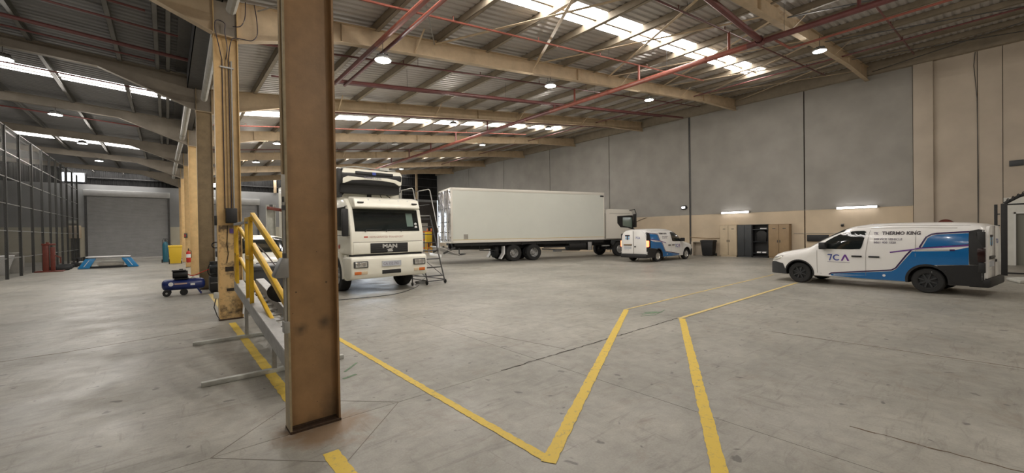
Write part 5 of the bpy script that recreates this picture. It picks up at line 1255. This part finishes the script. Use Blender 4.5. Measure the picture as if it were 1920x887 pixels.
# extinguisher on the fourth column
t = thing('fire_extinguisher', 'red fire extinguisher with a white label hung on a column', 'extinguisher', (.72, 23.75, .62))
M().lathe([(0, 0), (.07, 0), (.085, .03), (.085, .43), (.06, .50), (.025, .53), (.025, .56), (0, .56)], 'z', n=20).build('cylinder', 'ext_red', t, smooth=40)
M().lathe([(.0865, .22), (.0865, .38)], 'z', n=20).build('label_band', 'tape_white', t)
M().box(-.02, -.09, .56, .02, .02, .60).bar((0, 0, .6), (.0, -.12, .64), .03, .015).build('valve_lever', 'black_plastic', t)
M().tube([(.02, -.02, .57), (.10, -.03, .52), (.105, -.02, .2)], .012, 6).build('hose', 'black_rubber', t)
M().box(-.02, .05, .40, .06, .10, .46).build('wall_hook', 'steel_dark', t)
# control boxes on the fifth column
t = thing('switch_box', 'small brown switch box on the fifth column', 'switch box', (.78, 30.55, 1.75))
M().box(-.04, -.05, 0, .12, .05, .26).build('box_body', 'cab_dark', t, bev=.01); M().box(-.02, -.055, .05, .03, -.05, .2).build('switch_plate', 'ext_red', t)

# gas cylinder
t = thing('gas_cylinder', 'tall teal gas cylinder on a trolley at the right edge of the roller shutter', 'gas cylinder', (-.12, 37.9, 0))
M().lathe([(0, .06), (.15, .06), (.16, .12), (.16, 1.25), (.12, 1.42), (.05, 1.5), (0, 1.5)], 'z', n=20).build('cylinder', 'teal_cyl', t, smooth=40)
M().cyl((0, 0, 1.5), (0, 0, 1.62), .035, n=10).box(-.06, -.08, 1.55, .06, .0, 1.68).build('valve', 'steel_dark', t)
M().tube([(-.16, .14, .1), (-.16, .16, 1.6), (-.08, .22, 1.72), (.08, .22, 1.72), (.16, .16, 1.6), (.16, .14, .1)], .016, 6).box(-.18, -.1, .04, .18, .2, .06).build('trolley_frame', 'steel_dark', t)
for s in (-1, 1): M().lathe([(0, -.03), (.12, -.03), (.12, .03), (0, .03)], 'x', (s * .2, .14, .12), 14).build('trolley_wheel', 'black_rubber', t)
M().tube(spline([(.0, -.05, 1.6), (.25, -.1, 1.35), (.5, -.2, 1.1), (.62, -.4, .95)]), .012, 6).build('gas_hose', 'black_rubber', t)

# bumpers stack / bench in front of the shutter
t = thing('bumper_bench', 'long white board on two blue and white bumper panels, left bay floor', 'bench', (-2.68, 34.6, 0))
M().box(-1.0, -.3, .66, .9, .3, .72).build('board', 'tape_white', t, bev=.01)
for sx_, kx in ((-.80, -.32), (.72, .32)):
    M().add([(sx_ - .22, -.25, .60), (sx_ + .22, -.25, .60), (sx_ + kx + .26, -.3, .02), (sx_ + kx - .24, -.3, .02), (sx_ - .2, .22, .60), (sx_ + .2, .22, .60), (sx_ + kx + .24, .28, .02), (sx_ + kx - .22, .28, .02)], [(0, 1, 2, 3), (7, 6, 5, 4), (0, 4, 5, 1), (1, 5, 6, 2), (2, 6, 7, 3), (3, 7, 4, 0)]).build('bumper_panel', 'blue_bumper', t, bev=.03)
    M().bar((sx_ + kx * .2, -.262, .50), (sx_ + kx * .9, -.305, .12), .07, .02).build('white_flash', 'tape_white', t)
M().box(-.85, -.2, .42, .8, .2, .47).build('shelf_board', 'white_dirty', t, bev=.01); M().box(-.9, -.18, .02, .85, .2, .12).build('bottom_board', 'black_plastic', t)
M().box(-.5, -.12, .12, .6, .15, .32).build('grey_cushion', 'concrete_plain', t, bev=.04)
o = M().box(-4.25, 36.3, .0, -3.2, 36.9, .08).box(-4.2, 36.35, .30, -3.25, 36.85, .38).bar((-4.1, 36.6, .08), (-4.1, 36.6, .3), .06, .06).bar((-3.4, 36.6, .08), (-3.4, 36.6, .3), .06, .06).build('folded_table', 'white_dirty', None, bev=.01); tag(o, 'low pale folded table behind the bumper bench', 'table')
o = M().cyl((-4.3, 37.6, .0), (-4.3, 37.6, .55), .14, n=12).box(-4.65, 37.4, 0, -3.95, 37.8, .3).cyl((-4.05, 37.6, .3), (-4.05, 37.6, .62), .10, n=10).bar((-4.6, 37.5, .5), (-3.9, 37.6, .62), .06, .06).build('scrap_machine', 'chassis_black', None, bev=.01); tag(o, 'small black machine on the floor by the left edge of the roller shutter', 'machine')
# flat black tyres lying in a pile
random.seed(5)
tyl = [((-4.5, 33.6, .11), 'upper'), ((-4.15, 34.9, .11), 'rear')]
for i, (x, y, z) in enumerate(((-4.70, 34.3, .11), (-4.85, 36.1, .11), (-4.72, 35.2, .11), (-4.85, 37.0, .11))):
    o = M().lathe([(.22, -.10), (.36, -.11), (.41, -.05), (.41, .05), (.36, .11), (.22, .10), (.22, -.10)], 'z', (0, 0, 0), 24).build('tyre', 'black_rubber', None, smooth=40); o.location = (x, y, z)
    tag(o, ['black tyre lying flat nearest the red pedestal', 'black tyre lying flat third from the red pedestal, by the folded table', 'black tyre lying flat second behind the red pedestal', 'black tyre farthest back by the mesh fence'][i], 'tyre', 'black tyres on the floor')
# red pedestal jack
t = thing('pedestal_jack', 'dark red steel pedestal on a wide base beside the mesh fence', 'jack', (-4.95, 33.3, 0))
M().box(-.5, -.35, 0, .55, .35, .06).build('base_plate', 'red_steel', t, bev=.01)
M().box(-.22, -.15, .06, .0, .15, 1.45).box(.06, -.12, .06, .22, .12, 1.35).box(-.25, -.17, 1.45, .24, .17, 1.55).build('column_body', 'red_steel', t, bev=.015)
M().cyl((-.05, 0, 1.55), (-.05, 0, 1.62), .06, n=10).bar((.2, 0, .9), (.45, 0, .75), .06, .06).bar((.42, 0, .75), (.42, 0, .45), .05, .05).build('crank', 'red_steel', t)
# electrical box on the back wall
t = thing('electrical_box', 'beige electrical box on the far wall left of the roller shutter', 'electrical box', (-5.75, YB - .18, 1.85))
M().box(-.35, -.1, 0, .35, .17, 1.02).build('enclosure', 'cab_cream', t, bev=.02); M().box(-.30, -.125, .05, .30, -.10, .97).build('enclosure_door', 'wall_cream', t, bev=.01)
M().box(.14, -.14, .5, .2, -.125, .6).build('door_lock', 'black_plastic', t)
M().box(-.22, -.02, -1.85, .0, .15, 0).box(.05, -.02, -1.85, .25, .15, 0).build('cable_duct', 'steel_dark', t)

# ============================================================= MESH ENCLOSURE
t = thing('mesh_fence', 'tall dark wire mesh fence with steel posts along the left bay', 'fence', (-5.5, 20, 0))
posts = [20.0, 22.1, 24.3, 26.4, 28.5, 30.8, 33.2, 35.5, 37.6, 39.4, 41.2, 43.2, 45.4, 47.6]
for Y in posts: M().box(-.05, Y - 20 - .05, 0, .05, Y - 20 + .05, 6.95).build('post', 'mesh_post', t)
for z in (.93, 2.19, 3.42, 4.62, 5.76, 6.93): M().box(-.02, 0, z - .02, .02, 27.6, z + .02).build('rail', 'mesh_rail', t)
mw = M(); pitch = .11; W_ = 27.6; H_ = 6.9
def seg_clip(c, sg):
    # line z = sg*(y) + c clipped to rectangle
    pts = []
    for y in (0, W_):
        z = sg * y + c
        if 0 <= z <= H_: pts.append((y, z))
    for z in (0, H_):
        y = (z - c) / sg
        if 0 < y < W_: pts.append((y, z))
    pts = sorted(set((round(a, 4), round(b, 4)) for a, b in pts)); return (pts[0], pts[-1]) if len(pts) >= 2 else None
c = -W_
while c < H_ + W_:
    for sg in (1, -1):
        q = seg_clip(c if sg == 1 else c + 0, sg)
        if q:
            (y0_, z0_), (y1_, z1_) = q; w_ = .007
            mw.add([(0, y0_ - w_, z0_), (0, y0_ + w_, z0_), (0, y1_ + w_, z1_), (0, y1_ - w_, z1_)], [(0, 1, 2, 3)])
    c += pitch
o = mw.build('wire_mesh', 'mesh_wire', t); o['kind'] = 'stuff'; o['label'] = 'diamond wire mesh'
# stored goods behind the mesh
t = thing('storage_rack', 'steel storage rack inside the mesh enclosure', 'rack', (-7.6, 29.5, 0))
for x in (-.5, .5):
    for y in (-2.2, 0, 2.2): M().box(x - .04, y - .04, 0, x + .04, y + .04, 2.6).build('upright', 'steel_grey', t)
for z in (.15, 1.15, 2.1): M().box(-.52, -2.25, z, .52, 2.25, z + .06).build('shelf', 'steel_grey', t)
goods = [('white round drum on the top shelf behind the mesh', (-7.5, 28.6, 2.16), .25, .45, 'white_plain', 'drum'), ('white drum with grey lid further along the top rack shelf', (-7.5, 30.2, 2.16), .2, .36, 'white_dirty', 'drum'),
         ('white drum on the middle rack shelf', (-7.4, 28.2, 1.21), .28, .55, 'white_dirty', 'drum'), ('pale drum beside it toward the shutter on the middle rack shelf', (-7.4, 30.9, 1.21), .24, .5, 'white_plain', 'drum'), ('grey drum on the bottom rack shelf', (-7.4, 29.3, .21), .28, .6, 'concrete_plain', 'drum')]
for lb, loc, r, h, m_, cat in goods:
    t = thing('storage_drum', lb, cat, loc, 0, 'drums behind the mesh')
    M().lathe([(0, 0), (r * .9, 0), (r, .04), (r, h * .5), (r * 1.03, h * .52), (r, h * .54), (r, h), (0, h)], 'z', n=18).build('drum_body', m_, t, smooth=35)
    M().lathe([(0, h + .03), (r * .95, h + .03), (r * 1.04, h), (r * 1.04, h - .04)], 'z', n=18).build('lid', 'white_plain', t, smooth=35)
o = M().bar((-6.6, 31.9, .02), (-6.2, 31.2, 1.0), .9, .06).build('leaning_panel', 'tape_white', None, bev=.01); tag(o, 'white panel leaning behind the mesh next to the red pedestal', 'panel')
o = M().bar((-6.4, 29.6, .3), (-6.4, 28.8, .3), .5, .6).build('storage_crate', 'white_dirty', None, bev=.03); tag(o, 'pale crate on the floor just behind the mesh fence', 'crate')
o = M().box(-6.5, 33.5, 0, -6.0, 34.3, .9).box(-6.45, 33.55, .9, -6.05, 34.2, 1.1).build('storage_crate', 'concrete_plain', None, bev=.03); tag(o, 'stacked grey crate behind the mesh and red pedestal', 'crate')

# ============================================================= RIGHT WALL THINGS
XF = XR - .42
def cabinet(label, y0, y1, h, m_, doors, name='steel_cabinet'):
    t = thing(name, label, 'cabinet', (XR - .01, (y0 + y1) / 2, 0), 0)
    w = (y1 - y0) / 2; D = .41
    M().box(-D, -w, 0, 0, -w + .03, h).box(-D, w - .03, 0, 0, w, h).box(-.03, -w, 0, 0, w, h).box(-D, -w, h - .03, 0, w, h).box(-D, -w, 0, 0, w, .08).build('carcass', m_, t)
    for (a, b, open_) in doors:
        if open_: continue
        d = M().box(-D - .025, a + .008, .09, -D + .002, b - .008, h - .035).build('door', m_, t, bev=.006)
        yh = a + .06 if a > -.01 else b - .06
        M().box(-D - .045, yh - .02, h * .46, -D - .025, yh + .02, h * .53).build('handle', 'steel_dark', d)
        M().box(-D - .028, (a + b) / 2 - .1, h * .86, -D - .0255, (a + b) / 2 + .06, h * .88).build('vent_slot', 'steel_dark', d)
    return t
w = .52
cabinet('beige double-door steel cabinet under the left fluorescent batten', 10.38, 11.42, 2.04, 'cab_cream', [(-w, 0, 0), (0, w, 0)])
t = cabinet('charcoal cabinet with closed doors between the beige cabinet and the open one', 9.52, 10.34, 2.03, 'cab_dark', [(-.41, 0, 0), (0, .41, 0)])
t = cabinet('open black cabinet with hanging workwear', 8.62, 9.50, 2.03, 'black_plastic', [])
M().box(-.39, -.42, 1.70, -.03, .42, 1.73).box(-.39, -.42, .95, -.03, .42, .97).box(-.39, -.42, .25, -.03, .42, .27).build('shelf', 'cab_dark', t)
o = M().box(XR - .36, 8.75, .27, XR - .12, 8.98, .36).box(XR - .36, 9.04, .27, XR - .12, 9.27, .36).build('white_shoes', 'tape_white', None, bev=.03); tag(o, 'pair of white shoes at the bottom of the open black cabinet', 'shoes')
o = M().prism([(8.75, .98), (9.25, .98), (9.30, 1.5), (9.12, 1.66), (8.88, 1.66), (8.70, 1.5)], 'x', XR - .32, XR - .22).build('work_jacket', 'chassis_black', None, bev=.03); tag(o, 'dark work jacket hanging inside the open black cabinet', 'clothing')
o = M().box(XR - .34, 8.72, 1.74, XR - .16, 9.08, 1.80).build('folded_papers', 'tape_white', None, bev=.01); tag(o, 'white papers on the top shelf of the open black cabinet', 'papers')
cabinet('tan brown double-door steel cabinet next to the open black one', 7.52, 8.60, 2.02, 'cab_tan', [(-.53, 0, 0), (0, .53, 0)])
o = M().box(XR - .45, 12.5, .0, XR - .02, 12.62, .92).box(XR - .45, 13.2, .0, XR - .02, 13.32, .92).box(XR - .45, 12.5, .90, XR - .02, 13.32, .96).box(XR - .1, 12.5, 0, XR - .02, 13.3, .9).build('concrete_bench', 'wall_cream', None, bev=.01); tag(o, 'low cream concrete bench against the right wall, left of the black bin', 'bench')
o = M().box(XR - .12, 5.75, 1.0, XR - .01, 6.75, 1.36).build('wall_panel_box', 'black_plastic', None, bev=.02); tag(o, 'flat black box on the right wall just above the nearer van bonnet', 'wall box')
t = thing('security_siren', 'small dark camera dome on the right wall above the nearer van', 'camera', (XR - .02, 5.15, 1.85))
M().box(-.03, -.06, -.02, .02, .06, .12).build('mount', 'concrete_plain', t); M().lathe([(0, -.08), (.05, -.06), (.065, 0), (.06, .04), (0, .06)], 'z', (-.09, 0, .03), 14).build('dome', 'black_plastic', t, smooth=40)
o = M().box(XR - .06, -.98, 4.3, XR - .01, -.58, 4.55).build('wall_sign', 'cab_dark', None, bev=.01); tag(o, 'small dark sign high on the right wall at the frame edge', 'sign')

# hose reel behind the van roof
t = thing('hose_reel', 'dark red fire hose reel on the right wall behind the nearer van roof', 'hose reel', (XR - .14, 1.32, 1.75))
M().lathe([(.16, -.06), (.30, -.07), (.32, 0), (.30, .07), (.16, .06)], 'x', n=28).build('reel', 'red_steel', t, smooth=40)
M().lathe([(.03, -.09), (.10, -.09), (.16, -.06)], 'x', n=20).box(-.02, -.03, -.3, .12, .03, .3).build('reel_bracket', 'red_steel', t)

# security gate
t = thing('security_gate', 'black steel security gate with twin posts at the right edge of the frame', 'gate', (22.2, -.30, 0))
M().box(-.06, -.12, 0, .06, .03, 2.5).box(-.04, .10, .03, .04, .18, 2.48).build('gate_post', 'chassis_black', t, bev=.006)
M().box(-.03, -3.2, 2.44, .03, -.1, 2.49).box(-.03, -3.2, .06, .03, -.1, .11).build('gate_rail', 'chassis_black', t)
for k in range(6): M().box(-.012, .045 + .0 - .0, .12 + k * .4, .012, .10, .16 + k * .4).build('gate_hinge', 'steel_dark', t)
pts = []
for k in range(46): a = k * .7; pts.append((.07 * math.cos(a), -.10 - .0125 * k, 2.58 + .008 * k + .07 * math.sin(a)))
M().tube(pts, .014, 5).build('rolled_mesh', 'chassis_black', t)
M().tube([(.0, -.05, 2.5), (0, -.35, 2.72), (.0, -.62, 2.86)], .05, 8).build('rolled_sleeve', 'chassis_black', t, smooth=60)
for y in (-3.18,): M().box(-.03, y, 0, .03, y + .06, 2.49).build('gate_stile', 'chassis_black', t)
o = M().prism([(19.3, -.60), (20.2, -.35), (23.5, -2.6), (23.5, -3.6), (21, -2.2)], 'z', 0, .10).build('kerb_slab', 'white_dirty', None, bev=.03); tag(o, 'long pale kerb slab lying on the floor at the right frame edge', 'kerb')

# ============================================================= FAR END THINGS between the trucks
t = thing('orange_rack', 'orange steel rack at the far end seen between the two trucks', 'rack', (18.9, 36.3, 0))
for x in (-1.1, 1.1):
    for y in (-.4, .4): M().box(x - .05, y - .05, 0, x + .05, y + .05, 2.3).build('upright', 'orange_steel', t)
for z in (.3, 1.1, 1.9): M().box(-1.15, -.45, z, 1.15, .45, z + .14).build('beam', 'orange_steel', t)
o = M().box(18.1, 36.0, 1.242, 18.6, 36.5, 1.7).build('storage_box', 'red_steel', None, bev=.02); tag(o, 'dark red box on the middle shelf of the orange rack', 'box')
t = thing('yellow_cabinet', 'yellow cabinet on legs in front of the orange rack', 'cabinet', (18.95, 34.6, 0))
M().box(-.28, -.2, .95, .28, .2, 1.95).build('cabinet_body', 'yellow_bin', t, bev=.02); M().box(-.25, -.215, 1.0, .25, -.2, 1.9).build('cabinet_door', 'yellow_bin', t, bev=.01)
for x in (-.24, .24):
    for y in (-.15, .15): M().box(x - .03, y - .03, 0, x + .03, y + .03, .96).build('leg', 'yellow_steel', t)
o = M().lathe([(0, 0), (.3, 0), (.36, .3), (.3, .75), (.12, .9), (0, .92)], 'z', (17.3, 34.2, 0), 16).build('white_bottle_tank', 'tape_white', None, smooth=40); tag(o, 'white rounded tank on the floor left of the yellow cabinet', 'tank')
o = M().box(21.2, 44.3, 0, 24.2, 45.0, 3.1).build('partition_panel', 'concrete_plain', None, bev=.02); tag(o, 'grey partition block at the far wall behind the orange rack', 'partition')
